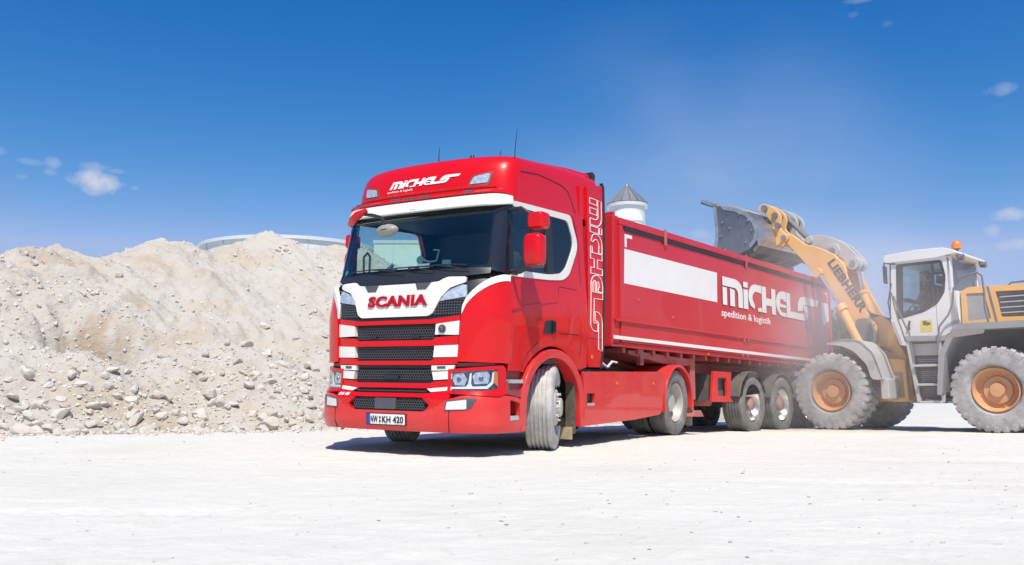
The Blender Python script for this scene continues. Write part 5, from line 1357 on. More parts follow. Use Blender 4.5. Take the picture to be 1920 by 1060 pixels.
side_prism('articulation_joint', [(1.15, .62), (1.15, 1.35), (1.5, 1.35), (1.5, .55)], -.95, -1.35, LGD, bevel=.02)
# lift arms (near and far), with lettering
ARM = [(-1.22, 3.80, .06), (-1.16, 3.93, .06), (-1.0, 3.90, .05), (-.72, 3.66, .05), (-.42, 3.55, .1), (-.12, 3.38, .1), (.08, 3.14, .12), (.12, 2.88, .1), (.30, 2.50, .2), (.50, 2.12, .1), (.66, 1.90, .08), (.58, 1.72, .08), (.38, 1.70, .08), (.12, 2.10, .2), (-.14, 2.50, .2), (-.33, 2.90, .06), (-.44, 2.94, .06), (-.62, 3.12, .1), (-.86, 3.42, .2), (-1.10, 3.70, .05)]
for nm, x0, x1 in (('lift_arm', -.74, -.80), ('lift_arm', -1.50, -1.56)):
    la = side_prism(nm, ARM, x0, x1, YEL, bevel=.012, r=.06)
    mb = MB()
    for (y, z, r) in ((-1.12, 3.83, .075), (-.42, 3.05, .07), (.52, 1.86, .09)): mb.cyl((x0 + .03, y, z), (x1 - .03, y, z), r, r, 20); mb.cyl((x0 + .035, y, z), (x0 + .05, y, z), r * .5, r * .5, 8)
    mb.build('pivot_pin', YELR, la)
mb = MB(); mb.cyl((-.78, -.30, 3.16), (-1.52, -.30, 3.16), .11, .11, 20); mb.bb(-.80, -1.50, -.32, .02, 3.05, 3.22); mb.build('cross_tube', YEL, lo)
mb = MB(); mb.cyl((-.60, -1.12, 3.83), (-1.70, -1.12, 3.83), .05, .05, 16); mb.build('bucket_pin', BOLT, lo)
def ARMF(u, v, off): return Vector((-.737 + off, u, v))
dv = Vector((.62, -1.04)).normalized(); 
def LMAP(u, v, off):    # text runs down the arm
    p = Vector((-.20, 3.26)) + dv * u + Vector((dv.y, -dv.x)) * -v
    return Vector((-.738 + off, p.x, p.y))
text_obj('maker_lettering', 'LIEBHERR', GREYV, lo, LMAP, 0, 1.20, -.085, .085, bold=.045, thick=.003, off=.003)
# bell crank between the arms, tilt rod, tilt ram
mb = MB()
for x0, x1 in ((-1.02, -1.07), (-1.24, -1.29)):
    mb.prism(rounded([(-.86, 3.74), (-.82, 3.87), (-.5, 3.86), (-.18, 3.72), (.0, 3.60), (.26, 3.30), (.30, 3.13), (.20, 3.04), (.05, 3.16), (-.10, 3.34), (-.30, 3.40), (-.48, 3.55), (-.78, 3.66)], .05), x0, x1)
mb.cyl((-.98, -.26, 3.50), (-1.33, -.26, 3.50), .14, .14, 20); mb.cyl((-.96, .14, 3.20), (-1.35, .14, 3.20), .13, .13, 20); mb.cyl((-.98, -.76, 3.78), (-1.33, -.76, 3.78), .08, .08, 16)
mb.build('tilt_lever', LGL, lo, bevel=.008)
mb = MB()
for (y, z, r) in ((-.26, 3.50, .06), (.14, 3.20, .055)): mb.cyl((-.94, y, z), (-1.37, y, z), r, r, 16)
mb.build('lever_pin', BOLT, lo)
mb = MB(); mb.tube([(-1.15, -.78, 3.78), (-1.15, -1.05, 4.08), (-1.15, -1.30, 4.32)], [.06, .05, .07], 12); mb.tube([(-1.05, -.84, 3.86), (-1.05, -1.2, 4.26)], .035, 10); mb.build('tilt_rod', LGD, lo)
mb = MB(); mb.cyl((-1.15, .14, 3.18), (-1.15, .22, 2.62), .045, .045, 16); mb.build('tilt_ram_rod', CHROME, lo)
mb = MB(); mb.cyl((-1.15, .22, 2.66), (-1.15, .52, 1.72), .085, .085, 18); mb.cyl((-1.15, .22, 2.66), (-1.15, .235, 2.60), .105, .105, 18); mb.build('tilt_ram', YEL, lo)
# lift rams
for x in (-.60, -1.70):
    mb = MB(); mb.cyl((x, -.42, 3.03), (x, .05, 2.27), .042, .042, 16); rod = mb.build('lift_ram_rod', CHROME, lo)
    mb = MB(); mb.cyl((x, .02, 2.31), (x, .42, 1.45), .085, .085, 20); mb.cyl((x, .0, 2.34), (x, .06, 2.24), .115, .115, 20); mb.build('lift_ram', YEL, lo)
    mb = MB(); mb.cyl((x - .06, -.42, 3.03), (x + .06, -.42, 3.03), .09, .09, 16); mb.build('ram_eye', YEL, lo)
# hoses
mb = MB()
for k in range(5):
    o_ = .03 * k; mb.tube([(-.92 - .05 * k, .28, 2.35 - o_), (-.85 - .06 * k, .62, 2.06 + o_ * .4), (-.86 - .05 * k, .82, 1.92 + o_), (-.9, 1.02, 2.0 - o_), (-1.0, 1.12, 1.85)], .02, 7)
mb.tube([(-.70, .32, 2.05), (-.68, .44, 1.78), (-.66, .62, 1.58), (-.7, .9, 1.42)], .022, 7)
mb.tube([(-.9, -.25, 2.95), (-.9, .0, 2.7), (-.9, .2, 2.3), (-.95, .35, 2.1)], .018, 7)
mb.build('hydraulic_hoses', HOSE, lo)
mb = MB(); mb.prism(rounded([(.26, 1.55), (.30, 2.05), (.50, 2.08), (.66, 1.75), (.62, 1.52)], .05), -.58, -.74); mb.build('rubber_cover', LGD, lo, bevel=.01)
# bucket
PROF = [(-2.50, 3.36), (-2.30, 3.40), (-1.82, 3.50), (-1.54, 3.60), (-1.40, 3.74), (-1.36, 3.92), (-1.42, 4.12), (-1.60, 4.32), (-1.85, 4.45), (-2.20, 4.55), (-2.40, 4.60), (-2.66, 4.72)]
XB0, XB1 = -.03, -2.28
inner = []
for i, p in enumerate(PROF):
    a = Vector(PROF[max(0, i - 1)]); b = Vector(PROF[min(len(PROF) - 1, i + 1)]); t_ = (b - a).normalized(); inner.append((p[0] + t_.y * -.035, p[1] + t_.x * .035))
mb = MB(); mb.prism(PROF + inner[::-1], XB0, XB1); bk = mb.build('bucket', BKS, lo, smooth=40)
for x in (XB0 + .012, XB1 - .012 + .0):
    mb = MB()
    s_ = 1 if x > -1 else -1
    mb.prism([(-2.48, 3.35), (-2.30, 3.385), (-1.82, 3.485), (-1.53, 3.585), (-1.385, 3.73), (-1.345, 3.92), (-1.405, 4.13), (-1.59, 4.335), (-1.85, 4.465), (-2.20, 4.565), (-2.33, 4.55), (-2.30, 4.0)], x, x - .03 * s_)
    mb.build('side_plate', BKS, bk, smooth=0)
mb = MB()      # bright worn strip round the back edge and along the front edge
P2 = [(-1.53, 3.585), (-1.385, 3.73), (-1.345, 3.92), (-1.405, 4.13), (-1.59, 4.335), (-1.85, 4.465), (-2.20, 4.565)]
P3 = offs(P2 + [(-2.2, 3.6)], -.075)[:7]
mb.prism(P2 + P3[::-1], XB0 + .022, XB0 + .012); mb.prism([(-2.36, 4.57), (-2.29, 4.56), (-2.25, 4.0), (-2.33, 3.38), (-2.40, 3.37), (-2.32, 4.0)], XB0 + .024, XB0 - .03)
mb.prism([(-1.36, 3.60), (-1.30, 3.74), (-1.31, 3.94), (-1.38, 4.14), (-1.405, 4.13), (-1.345, 3.92), (-1.385, 3.73)], XB0, XB1)
mb.build('wear_strip', BKW, bk, smooth=0)
mb = MB()
for (y, z) in ((-1.75, 4.32), (-1.56, 4.16), (-1.48, 3.95), (-2.15, 4.2), (-1.98, 4.06), (-2.2, 3.92), (-1.62, 3.72), (-2.1, 3.62)): mb.cyl((XB0 + .01, y, z), (XB0 + .045, y, z), .024, .02, 8)
mb.build('side_bolts', BKW, bk)
mb = MB(); mb.prism([(-2.66, 4.72), (-2.40, 4.585), (-2.38, 4.66), (-2.60, 4.76)], XB0 + .03, XB1 - .03); mb.build('spill_edge', BKW, bk, smooth=0)
mb = MB(); mb.prism([(-2.68, 3.30), (-2.35, 3.365), (-2.35, 3.405), (-2.68, 3.33)], XB0 + .03, XB1 - .03); mb.build('cutting_edge', BKW, bk, smooth=0)
mb = MB()      # floor wear beams under the bucket
for x in (-.25, -.85, -1.45, -2.05): mb.prism([(-2.45, 3.34), (-1.82, 3.46), (-1.50, 3.57), (-1.47, 3.53), (-1.80, 3.41), (-2.45, 3.29)], x, x - .10)
mb.prism([(-1.95, 3.41), (-1.75, 3.45), (-1.75, 3.39), (-1.95, 3.35)], XB0 - .02, XB1 + .02); mb.prism([(-1.50, 3.55), (-1.38, 3.66), (-1.34, 3.62), (-1.46, 3.50)], XB0 - .02, XB1 + .02)
mb.build('floor_ribs', LGD, bk, smooth=0)
mb = MB(); mb.prism([(-2.3, 4.46), (-1.9, 4.42), (-1.62, 4.28), (-1.58, 4.36), (-1.86, 4.50), (-2.28, 4.60)], XB0 + .0, XB1 * .4); mb.build('caked_dirt', BKD, bk, smooth=0)
# quick-hitch bracket on the back of the bucket
HB = [(-1.40, 3.66, .05), (-1.36, 4.12, .05), (-1.55, 4.42, .06), (-1.72, 4.50, .08), (-1.60, 4.62, .08), (-1.42, 4.56, .06), (-1.22, 4.40, .08), (-1.16, 4.24, .08), (-1.22, 4.05, .06), (-1.04, 3.86, .08), (-1.08, 3.74, .08)]
for x in (-.66, -.90, -1.38, -1.66):
    hb = side_prism('hitch_plate', HB, x, x - .05, YEL if x > -1.0 else LGL, bk, bevel=.01, r=.05)
mb = MB(); mb.cyl((-.62, -1.30, 4.32), (-1.72, -1.30, 4.32), .065, .065, 16); mb.cyl((-.60, -1.52, 4.50), (-.64, -1.52, 4.50), .07, .07, 16); mb.cyl((-.58, -1.24, 4.10), (-.68, -1.24, 4.10), .06, .06, 12); mb.build('hitch_pins', LGD, bk)
mb = MB(); mb.bb(-.7, -1.66, -1.50, -1.40, 3.75, 4.3); mb.build('hitch_cross', LGD, bk, smooth=0, bevel=.02)
# front fender
mb = MB(); fo_ = [(-.02, 1.58), (.30, 1.64), (.58, 1.61), (.82, 1.38), (.96, 1.05), (1.0, .90)]; fi = [(.78, .90), (.72, 1.10), (.58, 1.36), (.38, 1.50), (.10, 1.54)]
fo2 = rounded([(-.04, 1.585), (.30, 1.66), (.60, 1.62), (.84, 1.38), (.99, .90), (.955, .90), (.80, 1.35), (.575, 1.575), (.30, 1.61), (-.03, 1.565)], .08)
mb.prism(fo2, -.02, -.62); f_ = mb.build('front_fender', LGL, lo, smooth=40)
mb = MB(); mb.prism(rounded([(-.04, 1.575), (.30, 1.65), (.60, 1.61), (.84, 1.37), (.985, .90), (.78, .90), (.70, 1.18), (.48, 1.42), (.25, 1.53)], .07), -.02, -.045); mb.build('fender_skirt', LGL, f_, smooth=0)
mb = MB(); mb.bb(-.015, -.03, .74, .84, 1.10, 1.24); mb.build('reflector', LGREY, f_, smooth=0)
fo3 = MB(); fo3.prism(fo2, -1.68, -2.28); fo3.build('front_fender', LGL, lo, smooth=40)
mb = MB(); mb.bb(-.10, -.55, .90, 1.05, .55, .92); mb.build('fender_bracket', LGL, lo, smooth=0, bevel=.02)
# rear frame, fender, steps
side_prism('rear_frame', [(1.45, .55), (1.45, 1.25), (2.2, 1.70), (4.9, 1.75), (4.9, .9), (3.6, .62), (2.0, .5)], -.72, -1.58, LGD, bevel=.02)
REN = [(2.30, 1.81), (3.45, 1.81), (3.65, 1.6), (3.62, 1.52), (3.42, 1.70), (2.34, 1.70), (2.20, 1.56), (2.06, 1.28), (1.98, .62), (1.90, .62), (1.96, 1.28), (2.12, 1.60)]
for xx in ((.02, -.62), (-1.68, -2.32)):
    rf = side_prism('rear_fender', rounded(REN, .05), xx[0], xx[1], LG, smooth=35)
mb = MB(); mb.bb(-.62, -.60, 2.0, 3.6, .8, 1.72); mb.build('fender_wall', LGD, lo, smooth=0)
side_prism('fender_panel', rounded([(2.18, 1.72), (2.72, 1.72), (2.70, 1.63), (2.20, 1.58)], .03), .024, .0, mat('brown_grey_plate', (.22, .19, .18), rough=.6, dust=.3))
# platform and ladder
side_prism('platform', [(1.40, 1.56), (1.38, 1.66), (2.05, 1.64), (2.05, 1.54)], -.10, -.55, LG, bevel=.01)
side_prism('platform_panel', [(1.42, 1.32), (1.42, 1.52), (1.98, 1.52), (1.96, 1.30)], -.22, -.28, LGL, bevel=.01)
mb = MB(); mb.prism([(1.37, 1.62), (1.43, 1.62), (1.58, .50), (1.52, .50)], -.12, -.17); mb.prism([(1.92, 1.55), (1.98, 1.55), (1.98, .50), (1.92, .50)], -.12, -.17); mb.build('ladder_rail', LGL, lo, smooth=0)
for z in (1.13, .80, .50):
    y0 = 1.44 + (1.6 - z) * .13; mb = MB(); mb.bb(-.06, -.34, y0, 1.95, z - .02, z + .02); st = mb.build('ladder_step', LGL, lo, smooth=0, bevel=.006)
for z0, z1 in ((1.15, 1.28), (.84, 1.06)):
    y0 = 1.47 + (1.6 - z1) * .13
    mb = MB(); mb.bb(-.30, -.31, y0, 1.92, z0, z1); pn = mb.build('ladder_panel', LGD, lo, smooth=0)
    mb = MB()
    for j in range(int((z1 - z0) / .035)):
        for i in range(13): mb.cyl((-.295, y0 + .02 + i * .034 + (.017 if j % 2 else 0), z0 + .02 + j * .035), (-.285, y0 + .02 + i * .034 + (.017 if j % 2 else 0), z0 + .02 + j * .035), .011, .011, 6)
    mb.build('grip_studs', LGL, pn, smooth=0)
side_prism('battery_box', [(1.55, .56), (1.56, .78), (1.92, .78), (1.90, .56)], -.30, -.75, LGD, bevel=.02)
# cab
CB0, CB1 = -.38, -1.92
def CB(u, v, off): return Vector((CB0 + off, u, v))
GL = [(1.20, 2.00), (1.26, 2.985), (1.97, 2.985), (2.02, 2.70), (1.99, 2.42), (1.86, 2.18), (1.62, 2.07)]
outer = [(1.04, 1.96), (1.10, 3.02), (2.10, 3.05), (2.14, 2.5), (2.22, 1.86), (1.99, 1.66), (1.40, 1.66), (1.30, 1.50), (1.18, 1.52)]
for sg, x in ((1, CB0), (-1, CB1)):
    M_ = (lambda u, v, off, x=x, sg=sg: Vector((x + sg * off, u, v)))
    mb = MB(); slab(mb, M_, rounded(outer, .04), [rounded([(1.16, 1.985), (1.20, 2.985), (1.97, 2.985), (2.03, 2.70), (1.995, 2.42), (1.86, 2.22), (1.62, 2.09), (1.3, 2.005)], .05)], 0, .05, None); mb.build('cab_side', LW, lo, smooth=0, bevel=.01)
    mb = MB(); slab(mb, M_, rounded([(1.15, 1.98), (1.19, 2.99), (1.98, 2.99), (2.035, 2.70), (2.0, 2.41), (1.865, 2.21), (1.62, 2.08)], .05), [rounded([(1.26, 2.04), (1.30, 2.94), (1.80, 2.94), (1.80, 2.22), (1.60, 2.12)], .03), [(1.835, 2.27), (1.835, 2.94), (1.94, 2.94), (1.98, 2.70), (1.95, 2.44)]], .004, .03, None); mb.build('door_frame', BLACKP, lo, smooth=0)
    mb = MB(); slab(mb, M_, [(1.16, 1.99), (1.20, 2.98), (1.97, 2.98), (2.02, 2.70), (1.99, 2.42), (1.86, 2.22), (1.62, 2.09)], (), -.012, .005, None); mb.build('door_glass', GLASSL, lo, smooth=0)
mb = MB(); slab(mb, CB, [(1.84, 1.66), (1.84, 2.20), (1.846, 2.20), (1.846, 1.66)], (), .002, .01, None); mb.build('door_seam', GREYP, lo, smooth=0)
mb = MB(); mb.prism([(1.02, 1.96), (1.08, 3.02), (1.11, 3.02), (1.05, 1.96)], CB0 - .06, CB1 + .06); mb.build('windscreen', GLASSL, lo, smooth=0)
mb = MB()
for x in (CB0 - .02, CB1 + .02): mb.prism([(1.01, 1.94), (1.07, 3.03), (1.13, 3.03), (1.08, 1.94)], x, x + (-.04 if x > -1 else .04))
mb.build('windscreen_post', BLACKP, lo, smooth=0)
mb = MB(); mb.prism([(1.18, 1.52), (1.04, 1.96), (1.10, 1.96), (1.24, 1.52)], CB0, CB1); mb.build('cab_nose', LW, lo, smooth=0, bevel=.01)
mb = MB(); mb.bb(CB0 - .05, CB1 + .05, 1.2, 2.1, 1.55, 1.62); mb.build('cab_floor', LGD, lo, smooth=0)
# cab back: dark rear window between white corner posts, white lower part
mb = MB(); mb.bb(CB0 - .12, CB1 + .12, 2.09, 2.105, 2.42, 3.0); mb.build('rear_window', mat('dusty_dark_glass', (.04, .06, .09), rough=.15, dust=.12), lo, smooth=0)
mb = MB(); mb.bb(CB0, CB1, 2.06, 2.22, 1.66, 2.42); mb.bb(CB0, CB0 - .12, 2.05, 2.12, 2.42, 3.04); mb.bb(CB1, CB1 + .12, 2.05, 2.12, 2.42, 3.04); mb.build('cab_back', LW, lo, smooth=0, bevel=.015)
rf = [(.98, 3.07), (1.0, 3.17), (1.55, 3.21), (2.02, 3.20), (2.22, 3.13), (2.24, 3.08), (2.08, 3.06), (1.94, 3.03), (1.02, 3.02)]
mb = MB(); mb.prism(rounded(rf, .03), CB0 + .05, CB1 - .05); mb.build('cab_roof', LW, lo, smooth=35, bevel=.02)
for x in (-.55, -1.75):
    mb = MB(); mb.cyl((x, 2.20, 3.02), (x, 2.30, 3.02), .05, .06, 14); mb.bb(x - .02, x + .02, 2.18, 2.24, 3.02, 3.08); mb.build('work_lamp', LGD, lo)
mb = MB(); mb.cyl((-1.10, 2.02, 3.20), (-1.10, 2.02, 3.27), .03, .03, 10); bs = mb.build('beacon_stem', LGD, lo)
mb = MB(); mb.lathe([(3.265, .07), (3.27, .09), (3.34, .088), (3.39, .07), (3.42, .03), (3.425, .001)], 24, 'z', (-1.10, 2.02, 0)); mb.build('beacon', mat('beacon_orange', (.85, .22, .04), rough=.25, coat=.4), lo)
mb = MB(); slab(mb, CB, [(1.555, 1.735), (1.555, 1.945), (1.755, 1.945), (1.755, 1.735)], (), .004, .003, None); sk_ = mb.build('warning_sticker', STICK, lo, smooth=0)
mb = MB(); slab(mb, CB, rounded([(1.60, 1.86), (1.60, 1.93), (1.66, 1.93), (1.68, 1.90), (1.73, 1.90), (1.73, 1.86), (1.67, 1.84)], .01), (), .006, .002, None); mb.build('sticker_print', STICKD, sk_, smooth=0)
mb = MB(); mb.tube([(CB0 + .01, 1.36, 1.78), (CB0 + .05, 1.37, 1.86), (CB0 + .04, 1.39, 1.94)], .018, 8); mb.build('door_handle', BLACKP, lo)
mb = MB(); mb.bb(-.05, -.20, 1.07, 1.10, 2.62, 2.94); m_ = mb.build('mirror', BLACKP, lo, smooth=0, bevel=.015)
mb = MB(); mb.tube([(-.12, 1.08, 2.92), (-.12, 1.08, 3.0), (-.3, 1.12, 3.0), (-.42, 1.2, 3.0)], .012, 6); mb.build('mirror_arm', BLACKP, lo)
mb = MB()
mb.tube([(-.12, 1.18, 2.45), (-.12, 1.22, 2.2), (-.12, 1.27, 1.95), (-.12, 1.33, 1.75), (-.12, 1.38, 1.56)], .014, 7)
mb.tube([(-.12, 1.22, 2.38), (-.12, 1.28, 2.12), (-.12, 1.36, 1.92), (-.12, 1.45, 1.70), (-.12, 1.46, 1.55), (-.12, 1.50, 1.2)], .016, 7)
mb.tube([(-.06, 1.93, 1.38), (-.06, 1.95, 1.60), (-.06, 1.98, 1.79), (-.06, 2.14, 1.98), (-.06, 2.22, 2.16), (-.06, 2.25, 2.42), (-.06, 2.36, 2.57), (-.06, 2.50, 2.64), (-.06, 2.64, 2.66), (-.06, 2.71, 2.60), (-.06, 2.73, 2.3), (-.06, 2.72, 2.05), (-.06, 2.76, 1.81)], .017, 8)
mb.build('hand_rail', LGD, lo)
mb = MB(); mb.tube([(CB0 + .02, 1.05, 2.0), (CB0 + .05, 1.03, 2.3), (CB0 + .03, 1.10, 2.65)], .012, 6); mb.build('wiper_arm', BLACKP, lo)
# seat and wheel inside
mb = MB(); mb.bb(-.92, -1.38, 1.22, 1.62, 1.93, 2.05); mb.prism([(1.58, 2.0), (1.66, 2.0), (1.71, 2.62), (1.63, 2.64)], -.92, -1.38); mb.prism([(1.63, 2.66), (1.69, 2.66), (1.70, 2.82), (1.64, 2.82)], -1.02, -1.28); mb.build('seat', SEATM, lo, bevel=.03)
mb = MB(); P_ = [Vector((-1.15, 1.22, 2.28)) + Quaternion((1, 0, 0), math.radians(-50)) @ Vector((.17 * math.cos(a), 0, .17 * math.sin(a))) for a in np.linspace(0, 2 * PI, 24, endpoint=False)]
mb.tube(P_, .013, 6, closed=True); mb.tube([(-1.15, 1.22, 2.28), (-1.15, 1.16, 1.9), (-1.15, 1.15, 1.62)], .035, 8); mb.bb(-1.0, -1.3, 1.12, 1.2, 1.6, 2.1); mb.build('steering_column', LGD, lo)
# engine hood
HX0, HX1 = -.42, -1.88
hood = [(2.24, 1.83), (2.25, 2.40, .08), (2.36, 2.47, .06), (2.9, 2.455), (4.4, 2.38, .3), (5.0, 2.25, .2), (5.05, 1.7)]
hoodp = rounded(hood, .03)
win_f = [(2.33, 1.88), (2.33, 2.36), (2.62, 2.35), (2.70, 1.90)]
gr = [(2.86, 1.92), (2.79, 2.36), (3.55, 2.33), (3.55, 1.90)]
for x, sg in ((HX0, 1), (HX1, -1)):
    M_ = (lambda u, v, off, x=x, sg=sg: Vector((x + sg * off, u, v)))
    mb = MB(); slab(mb, M_, hoodp, [rounded(win_f, .03), rounded(gr, .03)], 0, .05, None); mb.build('hood_side', YEL, lo, smooth=0, bevel=.012)
    mb = MB(); slab(mb, M_, offs(win_f, .01), (), -.02, .02, None); mb.build('hood_panel', mat('dusty_grey_panel', (.30, .31, .34), rough=.5, dust=.35, dscale=5), lo, smooth=0)
    mb = MB(); slab(mb, M_, offs(gr, .01), (), -.045, .01, None); gb = mb.build('hood_grille', LGD, lo, smooth=0)
    for z in (1.98, 2.07, 2.16, 2.25):
        mb = MB(); slab(mb, M_, [(2.86, z), (2.85, z + .018), (3.55, z + .018), (3.55, z)], (), -.01, .03, None); mb.build('slat', LGL, gb, smooth=0)
    mb = MB(); slab(mb, M_, [(2.66, 2.455), (2.70, 2.455), (2.80, 1.85), (2.765, 1.85)], (), .004, .01, None); mb.build('hood_seam', LGD, lo, smooth=0)
mb = MB(); rows = []
for (y, z) in hoodp:
    rows.append([Vector((HX0 - .05, y, z)), Vector((HX0 - .3, y, z + .02)), Vector((HX1 + .3, y, z + .02)), Vector((HX1 + .05, y, z))])
mb.grid(rows); mb.build('hood_top', YEL, lo, smooth=40)
mb = MB(); mb.bb(HX0 - .05, HX1 + .05, 2.235, 2.25, 1.8, 2.42); mb.build('hood_front', YEL, lo, smooth=0)
mb = MB(); mb.tube([(-.7, 2.9, 2.46), (-.7, 2.98, 2.52), (-.7, 3.3, 2.53), (-.7, 4.2, 2.50)], .016, 7); mb.build('hood_rail', LGD, lo)
mb = MB(); mb.cyl((-.9, 2.34, 2.46), (-.9, 2.34, 2.62), .03, .03, 10); mb.build('exhaust_stub', LGD, lo)
mb = MB(); mb.bb(-.5, -1.8, 4.2, 5.3, .8, 1.7); mb.build('counterweight', LGD, lo, smooth=0, bevel=.06)

# ================================================================== people (seated drivers)
def seated_person(name, root, label, shirt, m, facing=1):
    """root: hip point in vehicle-local coordinates, forward = -y"""
    par = empty(name, (0, 0, 0), label, 'person')
    par.matrix_world = m @ Matrix.Translation(root)
    def skin(nm, pts, edges, mt):
        me = bpy.data.meshes.new(nm); me.from_pydata([p[0] for p in pts], edges, []); me.update()
        o = link(nm, me, mt, par); md = o.modifiers.new('skin', 'SKIN')
        for v, p in zip(me.skin_vertices[0].data, pts): v.radius = p[1] if isinstance(p[1], tuple) else (p[1], p[1])
        me.skin_vertices[0].data[0].use_root = True
        md.use_smooth_shade = True
        s = o.modifiers.new('sub', 'SUBSURF'); s.levels = 1; s.render_levels = 2
        return o
    J = [((0, 0, .09), (.16, .11)), ((0, .03, .30), (.15, .10)), ((0, .02, .48), (.18, .11)), ((0, .0, .57), (.06, .06)), ((0, -.01, .64), (.055, .055)),
         ((.19, .02, .50), .065), ((.25, -.10, .27), .048), ((.17, -.36, .36), .036), ((-.19, .02, .50), .065), ((-.25, -.10, .27), .048), ((-.17, -.36, .36), .036),
         ((.10, -.06, .07), .09), ((.13, -.45, .10), .065), ((.13, -.55, -.30), .05), ((-.10, -.06, .07), .09), ((-.13, -.45, .10), .065), ((-.13, -.55, -.30), .05)]
    E = [(0, 1), (1, 2), (2, 3), (3, 4), (2, 5), (5, 6), (6, 7), (2, 8), (8, 9), (9, 10), (0, 11), (11, 12), (12, 13), (0, 14), (14, 15), (15, 16)]
    skin('body', J, E, shirt)
    # head with face
    b = bmesh.new(); bmesh.ops.create_uvsphere(b, u_segments=28, v_segments=20, radius=1)
    for v in b.verts:
        x, y, z = v.co; jaw = .78 if z < -.3 else 1.
        nx = x * .078 * (1 - .28 * max(0, -z)) ; ny = y * .098; nz_ = z * .118
        if y < -.55:                                           # face plane
            ny += .010 * max(0, -z) * .5
            ny -= .022 * math.exp(-(x / .22) ** 2 - ((z + .12) / .22) ** 2)     # nose
            ny += .010 * math.exp(-((abs(x) - .38) / .18) ** 2 - ((z - .12) / .12) ** 2)   # eye sockets
            ny -= .006 * math.exp(-(x / .35) ** 2 - ((z + .48) / .08) ** 2)     # lips
            ny -= .008 * math.exp(-(x / .3) ** 2 - ((z + .85) / .15) ** 2)      # chin
        v.co = (nx, ny, nz_)
    me = bpy.data.meshes.new('head'); b.to_mesh(me); b.free(); me.polygons.foreach_set('use_smooth', [True] * len(me.polygons))
    hd = link('head', me, SKIN, par, (0, -.02, .76))
    mb = MB()
    for sx_ in (1, -1): mb.lathe([(-.008, .001), (-.006, .026), (.006, .03), (.01, .001)], 12, 'x', (sx_ * .080, .005, -.005))
    mb.build('ears', SKIN, hd)
    mb = MB()
    for sx_ in (1, -1): mb.cyl((sx_ * .030, -.080, .014), (sx_ * .030, -.094, .014), .011, .006, 10)
    mb.build('eyes', BLACKP, hd)
    b = bmesh.new(); bmesh.ops.create_uvsphere(b, u_segments=24, v_segments=16, radius=1)
    bmesh.ops.delete(b, geom=[v for v in b.verts if v.co.z < -.05 + (.45 if v.co.y < -.35 else 0) - (.35 if v.co.y > .2 else 0)], context='VERTS')
    for v in b.verts: v.co = (v.co.x * .083, v.co.y * .103 + .002, v.co.z * .124)
    me = bpy.data.meshes.new('hair'); b.to_mesh(me); b.free(); me.polygons.foreach_set('use_smooth', [True] * len(me.polygons)); link('hair', me, HAIR, hd)
    # hands gripping: palm, four fingers and a thumb each
    for sx_ in (1, -1):
        pts = [((sx_ * .17, -.35, .36), (.036, .028)), ((sx_ * .168, -.42, .375), (.040, .018)), ((sx_ * .166, -.45, .378), (.038, .016))]
        ed = [(0, 1), (1, 2)]
        for k in range(4):
            ox = (k - 1.5) * .020; L_ = (.042, .050, .046, .036)[k]; i = len(pts)
            pts += [((sx_ * .166 + ox, -.47, .378), .009), ((sx_ * .166 + ox, -.47 - L_ * .7, .365), .0085), ((sx_ * .166 + ox, -.47 - L_ * .5, .335), .008)]
            ed += [(2, i), (i, i + 1), (i + 1, i + 2)]
        i = len(pts); pts += [((sx_ * .130, -.405, .37), .012), ((sx_ * .122, -.44, .35), .010), ((sx_ * .130, -.465, .345), .009)]; ed += [(1, i), (i, i + 1), (i + 1, i + 2)]
        skin('hand', pts, ed, SKIN)
    return par
def mw(e): return Matrix.Translation(e.location) @ e.rotation_euler.to_matrix().to_4x4()
seated_person('person', (.62, .06, 1.56), 'truck driver in a dark red shirt sitting at the wheel of the red truck', CLR, mw(tr))
seated_person('person', (-1.12, 1.46, 2.04), 'loader operator in dark blue sitting in the white loader cab', CLB, mw(lo))
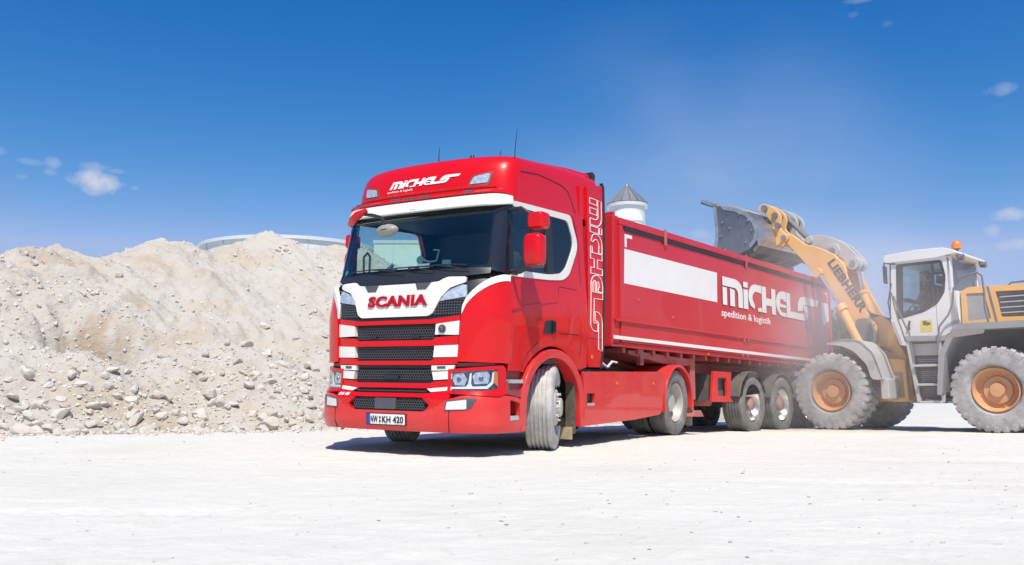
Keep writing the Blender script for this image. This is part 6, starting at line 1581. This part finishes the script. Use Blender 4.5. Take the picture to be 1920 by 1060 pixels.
# ================================================================== airborne dust round the loading point
def dust_mat(name, dens, nscale, thr=.42, col=(.97, .96, .95)):
    m = bpy.data.materials.new(name); m.use_nodes = True; nt = m.node_tree; N, L = nt.nodes, nt.links; N.clear()
    o = N.new("ShaderNodeOutputMaterial"); v = N.new("ShaderNodeVolumePrincipled"); v.inputs["Color"].default_value = (*col, 1); v.inputs["Anisotropy"].default_value = -.15
    t = N.new("ShaderNodeTexCoord"); ln = N.new("ShaderNodeVectorMath"); ln.operation = 'LENGTH'; L.new(t.outputs["Object"], ln.inputs[0])
    fo = N.new("ShaderNodeMapRange"); fo.interpolation_type = 'SMOOTHSTEP'; fo.inputs[1].default_value = .15; fo.inputs[2].default_value = 1.0; fo.inputs[3].default_value = 1; fo.inputs[4].default_value = 0; L.new(ln.outputs["Value"], fo.inputs[0])
    n = N.new("ShaderNodeTexNoise"); n.inputs["Scale"].default_value = nscale; n.inputs["Detail"].default_value = 3; L.new(t.outputs["Object"], n.inputs["Vector"])
    r = N.new("ShaderNodeMapRange"); r.inputs[1].default_value = thr - .12; r.inputs[2].default_value = thr + .25; L.new(n.outputs[0], r.inputs[0])
    a = N.new("ShaderNodeMath"); a.operation = 'MULTIPLY'; L.new(fo.outputs[0], a.inputs[0]); L.new(r.outputs[0], a.inputs[1])
    b = N.new("ShaderNodeMath"); b.operation = 'MULTIPLY'; L.new(a.outputs[0], b.inputs[0]); b.inputs[1].default_value = dens
    L.new(b.outputs[0], v.inputs["Density"]); L.new(v.outputs[0], o.inputs["Volume"])
    return m
def dust(loc, sz, dens, nscale, label, rot=0., thr=.42):
    b = bmesh.new(); bmesh.ops.create_icosphere(b, subdivisions=3, radius=1); me = bpy.data.meshes.new('dust_cloud'); b.to_mesh(me); b.free()
    m = dust_mat('airborne_dust', dens, nscale, thr); o = link('dust_cloud', me, m, None, loc); o.scale = sz; o.rotation_euler = (0, 0, rot)
    return tag(o, label, kind='stuff')
dust((5.6, 16.4, 2.0), (4.4, 3.3, 2.6), .21, 2.2, 'pale dust hanging low between the trailer and the loader', -.5, .38)
dust((4.6, 19.5, 5.6), (6.8, 4.5, 4.6), .055, 2.0, 'thin plume of dust drifting up above the bucket', .3, .44)
